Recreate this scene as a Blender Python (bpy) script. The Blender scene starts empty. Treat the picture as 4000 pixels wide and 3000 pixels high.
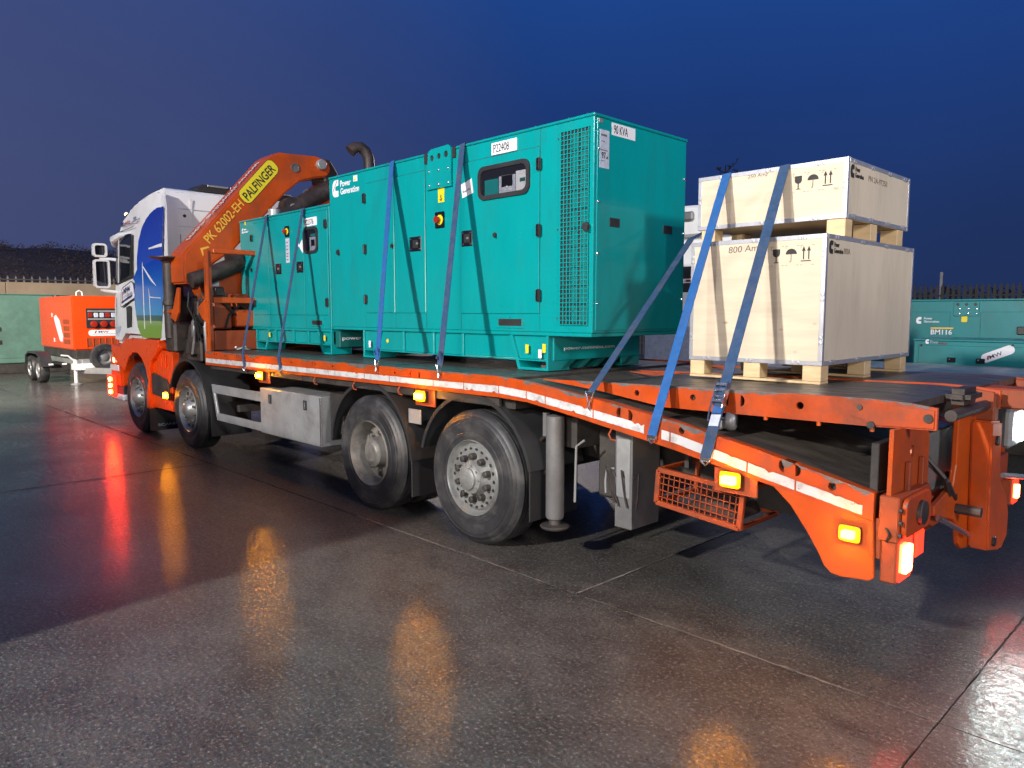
import bpy, bmesh, math, random
from mathutils import Vector, Matrix
random.seed(7)
PI = math.pi
sc = bpy.context.scene
C = sc.collection

# ------------------------------------------------------------------ camera, sky, lamps, exposure
cd = bpy.data.cameras.new('camera'); cam = bpy.data.objects.new('camera', cd); C.objects.link(cam)
YAW, PIT, ROL, FPX = 0.7965968, -0.0957965, 0.00057, 2890.87
fw = Vector((-math.sin(YAW)*math.cos(PIT), math.cos(YAW)*math.cos(PIT), math.sin(PIT)))
rt = Vector((math.cos(YAW), math.sin(YAW), 0)); up = rt.cross(fw)
rt, up = rt*math.cos(ROL)+up*math.sin(ROL), up*math.cos(ROL)-rt*math.sin(ROL)
cam.matrix_world = Matrix(((rt.x, up.x, -fw.x, 4.2077), (rt.y, up.y, -fw.y, -3.6556), (rt.z, up.z, -fw.z, 1.7814), (0, 0, 0, 1)))
cd.sensor_fit = 'HORIZONTAL'; cd.sensor_width = 36; cd.lens = 36*FPX/4000
cd.clip_start = .05; cd.clip_end = 2000
sc.camera = cam

world = bpy.data.worlds.new('World'); sc.world = world; world.use_nodes = True
nt = world.node_tree; bg = nt.nodes['Background']
tc = nt.nodes.new('ShaderNodeTexCoord'); sx = nt.nodes.new('ShaderNodeSeparateXYZ'); nt.links.new(tc.outputs['Generated'], sx.inputs[0])
sky = nt.nodes.new('ShaderNodeTexSky'); sky.sky_type = 'NISHITA'; sky.sun_disc = False
sky.sun_elevation = math.radians(-4.0); sky.sun_rotation = math.radians(250); sky.altitude = 100; sky.ozone_density = 4
rmp = nt.nodes.new('ShaderNodeValToRGB'); nt.links.new(sx.outputs['Z'], rmp.inputs[0])
cr = rmp.color_ramp
cr.elements[0].position = 0.0; cr.elements[0].color = (.015, .030, .098, 1)
cr.elements[1].position = 1.0; cr.elements[1].color = (.012, .050, .25, 1)
for p, c in ((.12, (.014, .034, .125, 1)), (.26, (.012, .042, .185, 1)), (.45, (.013, .066, .29, 1))):
    e = cr.elements.new(p); e.color = c
# the west (left of the view) keeps a last greyish violet afterglow, the east is deeper blue
west = nt.nodes.new('ShaderNodeMapRange'); nt.links.new(sx.outputs['X'], west.inputs[0])
west.inputs['From Min'].default_value = -.99; west.inputs['From Max'].default_value = -.66
west.inputs['To Min'].default_value = 1; west.inputs['To Max'].default_value = 0
ns = nt.nodes.new('ShaderNodeTexNoise'); ns.inputs['Scale'].default_value = 2.5; ns.inputs['Detail'].default_value = 4
nt.links.new(tc.outputs['Generated'], ns.inputs['Vector'])
mul = nt.nodes.new('ShaderNodeMath'); mul.operation = 'MULTIPLY'; nt.links.new(west.outputs[0], mul.inputs[0]); mul.inputs[1].default_value = .76
mx = nt.nodes.new('ShaderNodeMix'); mx.data_type = 'RGBA'; nt.links.new(mul.outputs[0], mx.inputs[0])
nt.links.new(rmp.outputs[0], mx.inputs[6]); mx.inputs[7].default_value = (.066, .081, .186, 1)
nm = nt.nodes.new('ShaderNodeMapRange'); nt.links.new(ns.outputs[0], nm.inputs[0]); nm.inputs['To Min'].default_value = .82; nm.inputs['To Max'].default_value = 1.18
m2 = nt.nodes.new('ShaderNodeMix'); m2.data_type = 'RGBA'; m2.blend_type = 'MULTIPLY'; m2.inputs[0].default_value = 1
nt.links.new(mx.outputs[2], m2.inputs[6]); nt.links.new(nm.outputs[0], m2.inputs[7])
nt.links.new(m2.outputs[2], bg.inputs['Color']); bg.inputs['Strength'].default_value = 1.0
nt.nodes.remove(sky)

def lamp(name, kind, loc, aim, power, col, size=.3, spot=None, blend=.3):
    l = bpy.data.lights.new(name, kind); o = bpy.data.objects.new(name, l); C.objects.link(o)
    l.energy = power; l.color = col; o.location = loc
    o.rotation_euler = (Vector(aim)-Vector(loc)).to_track_quat('-Z', 'Y').to_euler()
    if kind == 'AREA': l.size = size
    else: l.shadow_soft_size = size
    if spot: l.spot_size = math.radians(spot); l.spot_blend = blend
    return o
# lamps outside the frame: floodlights behind and to the left, a work light, added fills
lamp('floodlight_building', 'SPOT', (.9, -14.0, 7.5), (-2.5, 0, 1.6), 13200, (1, .95, .88), .26, 95, .4)
lamp('work_light_beside_camera', 'SPOT', (2.2, -3.0, 2.2), (.3, .6, 3.15), 185, (1, .95, .87), .05, 84, .35)
lamp('fill_light_right', 'SPOT', (17, -5, 7), (0, 2, 1.5), 5600, (1, .95, .88), .9, 80, .5)  # unseen fill added to lift the faces turned to the right
lamp('fill_light_far_side', 'SPOT', (-13, 13, 7), (-1, 3, 0), 3200, (1, .84, .68), .25, 110, .6)  # added fill that warms the ground beyond the truck
lamp('fill_light_bank', 'SPOT', (-22, -11, 9), (-48, 10, 4), 24000, (1, .84, .70), .3, 75, .6)  # unseen lamp added to brighten the bank
lamp('floodlight_far_left', 'SPOT', (-11, -7, 8), (-24, 5, .5), 15000, (1, .88, .72), .25, 100, .6)
lamp('fill_light_lorry', 'SPOT', (13, -9, 7), (-1.1, 5, 2.6), 3200, (1, .96, .9), .2, 15, .6)  # narrow spot added to brighten the white lorry
lamp('fill_light_behind_camera', 'AREA', (9, -13.5, 2.6), (-1, 1.5, 1.2), 650, (1, .88, .74), 4.0)  # large soft fill added to warm the shadows under the truck
sc.view_settings.view_transform = 'Standard'; sc.view_settings.look = 'None'
sc.view_settings.exposure = 0; sc.view_settings.gamma = 1; sc.view_settings.use_curve_mapping = False
sc.cycles.use_denoising = True; sc.cycles.max_bounces = 6; sc.cycles.sample_clamp_indirect = 6

# ------------------------------------------------------------------ materials
def mat(name, col, rough=.5, metal=0.0, var=.12, vs=3.0, bump=0.0, bs=60.0, dirt=None, da=.5, ds=2.0, spec=.5, chips=None, cz=(.75, .25), coat=0, rv=.0, stretch=None, spots=None):
    m = bpy.data.materials.new(name); m.use_nodes = True; n = m.node_tree; L = n.links.new
    b = n.nodes['Principled BSDF']; b.inputs['Roughness'].default_value = rough; b.inputs['Metallic'].default_value = metal
    b.inputs['Specular IOR Level'].default_value = spec
    if coat: b.inputs['Coat Weight'].default_value = coat; b.inputs['Coat Roughness'].default_value = .06
    g = n.nodes.new('ShaderNodeNewGeometry'); vec = g.outputs['Position']
    if stretch:
        mp = n.nodes.new('ShaderNodeMapping'); mp.inputs['Scale'].default_value = stretch; L(vec, mp.inputs[0]); vec = mp.outputs[0]
    def noise(s, d=5, r=.6):
        t = n.nodes.new('ShaderNodeTexNoise'); t.inputs['Scale'].default_value = s; t.inputs['Detail'].default_value = d; t.inputs['Roughness'].default_value = r
        L(vec, t.inputs['Vector']); return t.outputs[0]
    def rng(v, a, bb, c=0., d=1.):
        r = n.nodes.new('ShaderNodeMapRange'); L(v, r.inputs[0])
        for k, x in zip(('From Min', 'From Max', 'To Min', 'To Max'), (a, bb, c, d)): r.inputs[k].default_value = x
        return r.outputs[0]
    def mix(f, a, bcol, bt='MIX'):
        x = n.nodes.new('ShaderNodeMix'); x.data_type = 'RGBA'; x.blend_type = bt
        if isinstance(f, float): x.inputs[0].default_value = f
        else: L(f, x.inputs[0])
        for s, v in ((6, a), (7, bcol)):
            if isinstance(v, tuple): x.inputs[s].default_value = (*v[:3], 1)
            else: L(v, x.inputs[s])
        return x.outputs[2]
    nz = noise(vs); k = rng(nz, .3, .7, 1-var, 1+var)
    c = mix(1.0, tuple(col), k, 'MULTIPLY')
    if dirt: c = mix(rng(noise(ds, 7, .7), .48, .72, 0., da), c, dirt)
    if chips:
        tc = n.nodes.new('ShaderNodeTexCoord'); s = n.nodes.new('ShaderNodeSeparateXYZ'); L(tc.outputs['Generated'], s.inputs[0])
        ad = n.nodes.new('ShaderNodeMath'); ad.operation = 'MULTIPLY_ADD'; L(noise(16, 4, .65), ad.inputs[0]); ad.inputs[1].default_value = 1.1; L(rng(s.outputs['Z'], cz[0]-cz[1], cz[0]+cz[1], -.25, .25), ad.inputs[2])
        c = mix(rng(ad.outputs[0], .66, .69), c, chips)
        c = mix(rng(noise(30, 3), .70, .72), c, chips)
    if spots:
        v = n.nodes.new('ShaderNodeTexVoronoi'); v.inputs['Scale'].default_value = spots[1]; v.feature = 'SMOOTH_F1'; v.inputs['Smoothness'].default_value = .3
        mp2 = n.nodes.new('ShaderNodeMapping'); mp2.inputs['Scale'].default_value = (1, 1, 1.8); L(g.outputs['Position'], mp2.inputs[0]); L(mp2.outputs[0], v.inputs['Vector'])
        c = mix(rng(v.outputs['Distance'], .10, .02, 0, spots[2]), c, spots[0])
    L(c, b.inputs['Base Color'])
    if rv: L(rng(noise(vs*2.3), .3, .7, rough-rv, rough+rv), b.inputs['Roughness'])
    if bump:
        bp = n.nodes.new('ShaderNodeBump'); bp.inputs['Strength'].default_value = bump; bp.inputs['Distance'].default_value = .01
        L(noise(bs, 6), bp.inputs['Height']); L(bp.outputs[0], b.inputs['Normal'])
    return m
def emit(name, col, s, base=(.5, .5, .5)):
    m = bpy.data.materials.new(name); m.use_nodes = True; b = m.node_tree.nodes['Principled BSDF']
    b.inputs['Base Color'].default_value = (*base, 1); b.inputs['Emission Color'].default_value = (*col, 1); b.inputs['Emission Strength'].default_value = s
    b.inputs['Roughness'].default_value = .2; return m
def glass(name, col, alpha, rough=.03):
    m = mat(name, col, rough, var=.0); m.node_tree.nodes['Principled BSDF'].inputs['Alpha'].default_value = alpha; return m
STEEL = (.12, .105, .10)
ORANGE = mat('orange_paint', (.47, .066, .003), .36, var=.14, dirt=(.09, .045, .03), da=.55, ds=1.6, rv=.08, bump=.03, bs=25)
ORANGE_W = mat('orange_paint_worn', (.44, .054, .003), .42, var=.20, dirt=(.10, .04, .025), da=.8, ds=3.2, chips=STEEL, cz=(1.12, .20), rv=.1, bump=.06, bs=40)
ORANGE_D = mat('orange_paint_grimy', (.30, .05, .010), .55, var=.25, dirt=(.04, .025, .02), da=.8, ds=3.0, bump=.1)
ORANGE_G = mat('orange_paint_clean', (.70, .060, .004), .30, var=.05, rv=.05)
TEAL = mat('teal_enamel', (.001, .275, .285), .22, var=.06, vs=1.4, rv=.06, coat=.25, bump=.05, bs=3.0, dirt=(.012, .19, .19), da=.55, ds=1.5, stretch=(2, 2, .55))
TEAL_L = mat('teal_enamel_chalky', (.095, .205, .165), .55, var=.15, dirt=(.05, .09, .075), da=.6, ds=1.0)
TEAL_D = mat('teal_enamel_dull', (.004, .190, .205), .40, var=.10, dirt=(.03, .08, .07), da=.5, ds=1.2)
TEAL_DK = mat('teal_enamel_inside', (.003, .11, .105), .5)
WHITE = mat('white_paint', (.74, .74, .75), .28, var=.04, vs=1.5, dirt=(.35, .32, .28), da=.35, ds=1.3, coat=.3)
WHITE_T = mat('white_reflective_tape', (.52, .52, .53), .4, var=.08, dirt=(.22, .19, .17), da=.9, ds=9.0, chips=(.16, .11, .09), cz=(1.15, .3))
BLACK = mat('black_plastic', (.026, .026, .028), .42, var=.2, rv=.08)
GLOSSB = mat('black_gloss', (.010, .010, .013), .12, var=.1)
DARK = mat('chassis_grime', (.030, .027, .026), .6, var=.4, vs=5, dirt=(.085, .072, .062), da=.6, ds=4, bump=.15)
DARKB = mat('crane_grime', (.030, .022, .020), .5, var=.35, vs=5, dirt=(.10, .07, .055), da=.6, ds=5, bump=.15)
GREY = mat('grey_steel', (.17, .17, .175), .42, .25, var=.15, dirt=(.09, .085, .08), da=.6, ds=4, bump=.05)
GREYL = mat('grey_light_steel', (.33, .34, .35), .40, .35, var=.15, dirt=(.16, .15, .14), da=.6, ds=5, bump=.05)
RIM = mat('rim_paint', (.27, .275, .27), .38, .35, var=.2, vs=9, dirt=(.13, .12, .11), da=.75, ds=7, bump=.08)
RIMD = mat('rim_dirty', (.20, .19, .175), .5, .2, var=.3, vs=8, dirt=(.07, .06, .05), da=.7, ds=7, bump=.1)
RUBBER = mat('tyre_rubber', (.030, .030, .033), .48, var=.4, vs=4, dirt=(.095, .088, .082), da=.7, ds=4, bump=.12, bs=50, spec=.4)
DECK = mat('deck_board', (.060, .050, .044), .40, var=.35, vs=2.5, dirt=(.13, .11, .09), da=.55, ds=2.2, bump=.25, bs=35, rv=.15, stretch=(1, 3, 1))
PLY = mat('plywood', (.575, .48, .36), .55, var=.10, vs=2.2, dirt=(.42, .32, .21), da=.35, ds=1.3, bump=.03, bs=30, stretch=(1, 1, 9), spots=((.22, .13, .07), 4.3, .75))
PLYE = mat('plywood_weathered', (.60, .52, .41), .6, var=.06, vs=2.0, dirt=(.33, .28, .21), da=.40, ds=1.6, bump=.03, bs=30, stretch=(1, 3.5, .7))
WORN = mat('bare_steel', (.135, .115, .11), .5, .2, var=.35, vs=14, bump=.1)
PLYD = mat('plywood_dark', (.40, .30, .19), .6, var=.12, vs=3, stretch=(1, 1, 6))
PINE = mat('pine_block', (.60, .44, .25), .6, var=.12, vs=6, dirt=(.36, .22, .11), da=.35, ds=4, bump=.08, bs=40, stretch=(1, 1, 4))
ZINC = mat('zinc_edge', (.56, .57, .62), .34, .65, var=.12, vs=14, bump=.04)
CHROME = mat('bright_metal', (.70, .70, .71), .18, .95, var=.05)
BLUE = mat('blue_webbing', (.020, .100, .30), .75, var=.15, vs=25, dirt=(.06, .08, .16), da=.5, ds=7, bump=.3, bs=240, spec=.2)
BLUED = mat('blue_webbing_faded', (.030, .066, .14), .8, var=.2, vs=25, dirt=(.10, .09, .11), da=.6, ds=7, bump=.3, bs=240, spec=.2)
INK = mat('black_ink', (.022, .020, .020), .7, var=.3, vs=20)
INKF = mat('faded_ink', (.20, .155, .11), .7, var=.3, vs=20)
PENCIL = mat('marker_ink', (.10, .085, .075), .7, var=.2)
LABEL = mat('white_label', (.74, .75, .80), .5, var=.04)
LABELG = mat('grey_label', (.46, .50, .60), .5, var=.18, vs=22)
YELLOW = mat('yellow_label', (.72, .60, .02), .45, var=.06)
GOLD = mat('yellow_lettering', (.80, .44, .05), .45, var=.06)
RED = mat('red_plastic', (.30, .018, .008), .3)
REDT = mat('red_lettering', (.30, .05, .07), .5)
NAVY = mat('navy_lettering', (.035, .032, .10), .5)
CONC = mat('concrete_wall', (.26, .21, .15), .8, var=.18, vs=.8, dirt=(.20, .15, .10), da=.6, ds=.5, bump=.15, bs=12)
FENCE = mat('fence_steel', (.06, .06, .06), .6, .3)
GALV = mat('galvanised', (.33, .33, .33), .45, .4, var=.15, vs=8)
HOSE = mat('rubber_hose', (.020, .020, .020), .45)
AMBER = emit('amber_lens', (1, .33, .0026), 330, (.6, .2, .01))
AMBER_HALO = emit('amber_halo_glow', (1, .20, .001), 1.3, (.5, .10, .005))  # dim glow standing in for the halo around an amber lens
AMBER_S = emit('amber_lens_small', (1, .33, .0035), 190, (.6, .2, .01))
REDL = emit('red_lens_lit', (1, .035, .004), 500, (.6, .02, .01))
RED_GLOW = emit('red_glow_dim', (1, .03, .01), 3.0, (.5, .02, .01))  # self-lit red for halo plates, cluster housing and reflector
TAIL = emit('tail_lens_lit', (1, .05, .016), 85, (.6, .05, .02))
WORK = emit('work_lens_lit', (.85, 1, .96), 24, (.8, .8, .8))
MARK = emit('marker_lens_lit', (1, .55, .25), 8, (.7, .4, .2))
GLASS = glass('window_glass', (.012, .013, .016), .86)
CLEAR = glass('panel_glass', (.02, .02, .03), .22)
MIRROR = mat('mirror_glass', (.09, .09, .11), .05, .8, var=0)

# ------------------------------------------------------------------ mesh helpers
W = {}   # world position of each object's origin
class B:
    def __init__(s): s.v = []; s.f = []
    def add(s, vs, fs):
        k = len(s.v); s.v += [Vector(v) for v in vs]; s.f += [tuple(i+k for i in f) for f in fs]; return s
    def box(s, x0, x1, y0, y1, z0, z1):
        return s.add([(x0, y0, z0), (x1, y0, z0), (x1, y1, z0), (x0, y1, z0), (x0, y0, z1), (x1, y0, z1), (x1, y1, z1), (x0, y1, z1)],
                     [(3, 2, 1, 0), (4, 5, 6, 7), (0, 1, 5, 4), (1, 2, 6, 5), (2, 3, 7, 6), (3, 0, 4, 7)])
    def prism(s, pts, ax, a, b):
        """polygon in the plane normal to ax (x: (y,z), y: (x,z), z: (x,y)) from a to b"""
        def P(p, h): return (h, p[0], p[1]) if ax == 'x' else ((p[0], h, p[1]) if ax == 'y' else (p[0], p[1], h))
        n = len(pts)
        return s.add([P(p, a) for p in pts]+[P(p, b) for p in pts],
                     [tuple(range(n)), tuple(range(2*n-1, n-1, -1))]+[(i, (i+1) % n, n+(i+1) % n, n+i) for i in range(n)])
    def bar(s, p, q, w, h, upv=(0, 0, 1)):
        p, q = Vector(p), Vector(q); d = (q-p).normalized(); u = Vector(upv); sd = d.cross(u)
        if sd.length < 1e-4: sd = d.cross(Vector((0, 1, 0)))
        sd.normalize(); u = sd.cross(d); a = sd*w/2; b = u*h/2
        return s.add([p-a-b, p+a-b, p+a+b, p-a+b, q-a-b, q+a-b, q+a+b, q-a+b], [(3, 2, 1, 0), (4, 5, 6, 7), (0, 1, 5, 4), (1, 2, 6, 5), (2, 3, 7, 6), (3, 0, 4, 7)])
    def tube(s, path, r, n=10, cap=True):
        path = [Vector(p) for p in path]; rs = r if isinstance(r, (list, tuple)) else [r]*len(path); k = len(s.v); ref = None
        for i, p in enumerate(path):
            d = (path[min(i+1, len(path)-1)]-path[max(i-1, 0)]).normalized()
            if ref is None: ref = d.orthogonal().normalized()
            ref = (ref-d*ref.dot(d)).normalized(); o = d.cross(ref)
            for j in range(n): s.v.append(p+(ref*math.cos(2*PI*j/n)+o*math.sin(2*PI*j/n))*rs[i])
        for i in range(len(path)-1):
            for j in range(n): a = k+i*n+j; b = k+i*n+(j+1) % n; s.f.append((a, b, b+n, a+n))
        if cap: s.f.append(tuple(k+j for j in range(n-1, -1, -1))); s.f.append(tuple(k+(len(path)-1)*n+j for j in range(n)))
        return s
    def lathe(s, prof, c, ax=(0, 1, 0), n=32, a0=0., a1=2*PI):
        """profile of (distance along ax, radius) about the axis through c"""
        ax = Vector(ax).normalized(); c = Vector(c); u = ax.orthogonal().normalized() if abs(ax.y) < .9 else Vector((1, 0, 0)); w = ax.cross(u)
        k = len(s.v); full = a1-a0 > 6.28; m = n if full else n+1; q = len(prof)
        for j in range(m):
            t = a0+(a1-a0)*j/n; d = u*math.cos(t)+w*math.sin(t)
            for h, r in prof: s.v.append(c+ax*h+d*r)
        for j in range(n):
            for i in range(q-1):
                a = k+j*q+i; b = k+((j+1) % m)*q+i; s.f.append((a, a+1, b+1, b))
        return s
    def cyl(s, p, q, r, n=14): return s.tube([p, q], r, n)
    def xf(s, M): s.v = [M @ v for v in s.v]; return s
    def make(s, name, m, parent=None, bevel=0, smooth=False, seg=1, label=None, kind=None, at=None):
        me = bpy.data.meshes.new(name)
        c = Vector(at) if at is not None else sum(s.v, Vector())/len(s.v)
        me.from_pydata([v-c for v in s.v], [], s.f)
        bm = bmesh.new(); bm.from_mesh(me)
        bmesh.ops.remove_doubles(bm, verts=bm.verts, dist=1e-5)
        bmesh.ops.recalc_face_normals(bm, faces=bm.faces)
        if bevel: bmesh.ops.bevel(bm, geom=[e for e in bm.edges if len(e.link_faces) == 2 and e.calc_face_angle(0) > .5], offset=bevel, segments=seg, affect='EDGES', clamp_overlap=True)
        bm.to_mesh(me); bm.free()
        return link(name, me, m, parent, c, smooth, label, kind)
def link(name, me, m, parent, c, smooth=False, label=None, kind=None):
    if m is not None: me.materials.clear(); me.materials.append(m)
    if smooth: me.polygons.foreach_set('use_smooth', [True]*len(me.polygons)); me.set_sharp_from_angle(angle=math.radians(35))
    o = bpy.data.objects.new(name, me); C.objects.link(o); W[o.name] = Vector(c)
    if parent is not None: o.parent = parent; o.location = Vector(c)-W[parent.name]
    else: o.location = c
    if label: o['label'] = label
    if kind: o['kind'] = kind
    return o
def again(o, parent, pos, rot=None):
    """a copy of a part (sharing its mesh) at world position pos"""
    c = o.copy(); C.objects.link(c); W[c.name] = Vector(pos); c.parent = parent; c.location = Vector(pos)-W[parent.name]
    if rot is not None: c.rotation_euler = rot
    return c
def thing(name, label, cat, loc, group=None):
    o = bpy.data.objects.new(name, None); C.objects.link(o); o.location = loc; W[o.name] = Vector(loc)
    o.empty_display_size = .2; o['label'] = label; o['category'] = cat
    if group: o['group'] = group
    return o
def tag(o, label, cat, group=None):
    o['label'] = label; o['category'] = cat
    if group: o['group'] = group
    return o
def bx(name, m, parent, x0, x1, y0, y1, z0, z1, bevel=0.004, **k): return B().box(x0, x1, y0, y1, z0, z1).make(name, m, parent, bevel, **k)
def poly_holes(outer, holes, ax, a, b, name, m, parent, **k):
    """plate with holes: outline and holes are point loops in the plane normal to ax"""
    bm = bmesh.new(); es = []
    def P(p, h): return (h, p[0], p[1]) if ax == 'x' else ((p[0], h, p[1]) if ax == 'y' else (p[0], p[1], h))
    for lp in [outer]+holes:
        vs = [bm.verts.new(P(p, a)) for p in lp]
        es += [bm.edges.new((vs[i], vs[(i+1) % len(vs)])) for i in range(len(vs))]
    r = bmesh.ops.triangle_fill(bm, edges=es, use_beauty=True)
    fs = [g for g in r['geom'] if isinstance(g, bmesh.types.BMFace)]
    ex = bmesh.ops.extrude_face_region(bm, geom=fs)
    dv = Vector(P((0, 0), b-a)) if True else None
    bmesh.ops.translate(bm, vec=dv, verts=[g for g in ex['geom'] if isinstance(g, bmesh.types.BMVert)])
    bmesh.ops.recalc_face_normals(bm, faces=bm.faces)
    me = bpy.data.meshes.new(name); bm.to_mesh(me); bm.free()
    c = sum((v.co for v in me.vertices), Vector())/len(me.vertices); me.transform(Matrix.Translation(-c))
    return link(name, me, m, parent, c, **k)
def circ(x, z, r, n=14, ry=None): return [(x+r*math.cos(2*PI*i/n), z+(ry or r)*math.sin(2*PI*i/n)) for i in range(n)]
def dhole(x, z, r, side, ry, n=8): return [(x+side*r*math.cos(-PI/2+PI*i/n), z+ry*math.sin(-PI/2+PI*i/n)) for i in range(n+1)]
def rrect(x0, x1, z0, z1, r, n=4):
    P = []
    for cx, cz, a in ((x1-r, z1-r, 0), (x0+r, z1-r, PI/2), (x0+r, z0+r, PI), (x1-r, z0+r, 1.5*PI)):
        P += [(cx+r*math.cos(a+PI/2*i/n), cz+r*math.sin(a+PI/2*i/n)) for i in range(n+1)]
    return P
YF = ((1, 0, 0), (0, 0, 1)); XF = ((0, 1, 0), (0, 0, 1))       # right and up of a face looking to -y / to +x
def text(s, org, ru, h, m, parent, w=None, name='lettering', bold=0., depth=.0015, shear=0., label=None):
    """lettering whose lower left corner is org, right/up vectors ru, cap height about h and total width w"""
    cu = bpy.data.curves.new(name, 'FONT'); cu.body = s; cu.size = 1; cu.offset = bold; cu.extrude = .5; cu.resolution_u = 3; cu.shear = shear
    to = bpy.data.objects.new('tmp', cu); me = bpy.data.meshes.new_from_object(to)
    bpy.data.objects.remove(to); bpy.data.curves.remove(cu)
    xs = [v.co.x for v in me.vertices]; ys = [v.co.y for v in me.vertices]; x0, x1, y1 = min(xs), max(xs), max(ys)
    y0 = 0 if min(ys) > -.05 else min(ys)
    ky = h/(y1-y0); kx = (w/(x1-x0)) if w else ky
    R = Vector(ru[0]).normalized(); U = Vector(ru[1]).normalized(); N = R.cross(U); org = Vector(org)
    pts = [org+R*(v.co.x-x0)*kx+U*(v.co.y-y0)*ky+N*(v.co.z+.5)*depth for v in me.vertices]
    c = sum(pts, Vector())/len(pts)
    for v, p in zip(me.vertices, pts): v.co = p-c
    me.name = name
    return link(name, me, m, parent, c, label=label)
def flat(pts, org, ru, m, parent, name, d=.0015, **k):
    """thin printed shape: outline pts in (right, up) metres from org"""
    R = Vector(ru[0]).normalized(); U = Vector(ru[1]).normalized(); N = R.cross(U); org = Vector(org); n = len(pts)
    q = B().add([org+R*a+U*b for a, b in pts]+[org+R*a+U*b+N*d for a, b in pts], [tuple(range(n)), tuple(range(2*n-1, n-1, -1))]+[(i, (i+1) % n, n+(i+1) % n, n+i) for i in range(n)])
    return q.make(name, m, parent, **k)
# ------------------------------------------------------------------ the yard
def ground_mat():
    m = bpy.data.materials.new('wet_concrete'); m.use_nodes = True; n = m.node_tree; L = n.links.new; b = n.nodes['Principled BSDF']
    g = n.nodes.new('ShaderNodeNewGeometry'); P = g.outputs['Position']
    def noise(s, d=6, r=.6, sc_=None, dist=0):
        t = n.nodes.new('ShaderNodeTexNoise'); t.inputs['Scale'].default_value = s; t.inputs['Detail'].default_value = d; t.inputs['Roughness'].default_value = r; t.inputs['Distortion'].default_value = dist
        if sc_:
            mp = n.nodes.new('ShaderNodeMapping'); mp.inputs['Scale'].default_value = sc_; L(P, mp.inputs[0]); L(mp.outputs[0], t.inputs['Vector'])
        else: L(P, t.inputs['Vector'])
        return t.outputs[0]
    def rng(v, a, bb, c=0., d=1.):
        r = n.nodes.new('ShaderNodeMapRange'); L(v, r.inputs[0])
        for k, x in zip(('From Min', 'From Max', 'To Min', 'To Max'), (a, bb, c, d)): r.inputs[k].default_value = x
        return r.outputs[0]
    def mix(f, a, bcol, bt='MIX'):
        x = n.nodes.new('ShaderNodeMix'); x.data_type = 'RGBA'; x.blend_type = bt
        if isinstance(f, float): x.inputs[0].default_value = f
        else: L(f, x.inputs[0])
        for s, v in ((6, a), (7, bcol)):
            if isinstance(v, tuple): x.inputs[s].default_value = (*v[:3], 1)
            else: L(v, x.inputs[s])
        return x.outputs[2]
    brush = noise(9, 6, .7, (1, 7, 1)); big = noise(.45, 6, .6); mid = noise(2.6, 6, .65); fine = noise(55, 5, .75)
    c = mix(rng(big, .35, .65), (.054, .052, .046), (.098, .094, .085))
    c = mix(rng(mid, .42, .66, 0, .75), c, (.036, .030, .028)); c = mix(rng(noise(.9, 7, .7, (1, 2.2, 1), 1.2), .54, .66, 0, .55), c, (.030, .026, .025)); c = mix(rng(noise(1.3, 7, .75, (1, 2.5, 1), .8), .56, .72, 0, .45), c, (.17, .16, .155))
    c = mix(rng(brush, .5, .75, 0, .45), c, (.145, .138, .135))
    grit = noise(24, 4, .8); c = mix(rng(grit, .60, .70, 0, .6), c, (.21, .20, .195)); c = mix(rng(grit, .42, .33, 0, .7), c, (.022, .019, .018)); c = mix(rng(fine, .56, .64, 0, .85), c, (.27, .26, .255))
    c = mix(rng(fine, .45, .36, 0, .85), c, (.013, .011, .011))
    L(c, b.inputs['Base Color'])
    b.inputs['Roughness'].default_value = .42; b.inputs['Specular IOR Level'].default_value = .30
    def height(items):
        prev = None
        for src, k in items:
            a = n.nodes.new('ShaderNodeMath'); a.operation = 'MULTIPLY_ADD'; L(src, a.inputs[0]); a.inputs[1].default_value = k
            if prev is not None: L(prev, a.inputs[2])
            else: a.inputs[2].default_value = 0
            prev = a.outputs[0]
        return prev
    def bump(h, st, to):
        bp = n.nodes.new('ShaderNodeBump'); bp.inputs['Strength'].default_value = st; bp.inputs['Distance'].default_value = .02; L(h, bp.inputs['Height']); L(bp.outputs[0], b.inputs[to])
    g17 = noise(17, 4, .6)
    bump(height([(brush, .5), (fine, 1.0), (g17, .9), (grit, .6)]), .38, 'Normal')
    # thin film of water, broken where the grain stands through it
    L(rng(mid, .36, .66, .08, .16), b.inputs['Coat Roughness'])
    wm = n.nodes.new('ShaderNodeMath'); wm.operation = 'MULTIPLY'; L(rng(grit, .62, .46, .12, 1.0), wm.inputs[0]); L(rng(big, .34, .54, .45, 1.0), wm.inputs[1]); L(wm.outputs[0], b.inputs['Coat Weight'])
    b.inputs['Coat IOR'].default_value = 1.33
    bump(height([(brush, .25), (fine, .6), (g17, 1.0)]), .13, 'Coat Normal')
    return m
GROUND = ground_mat()
JOINT = mat('joint_filler', (.20, .185, .17), .7, var=.5, vs=12, dirt=(.05, .045, .04), da=1.0, ds=4, bump=.3)
JOINT_D = mat('open_joint', (.018, .016, .015), .95, var=.3, vs=9)
gr = B().add([(-600, -600, -.03), (600, -600, -.03), (600, 600, -.03), (-600, 600, -.03)], [(0, 1, 2, 3)]).make('ground', GROUND, None, kind='structure', at=(0, 0, -.03))
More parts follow.
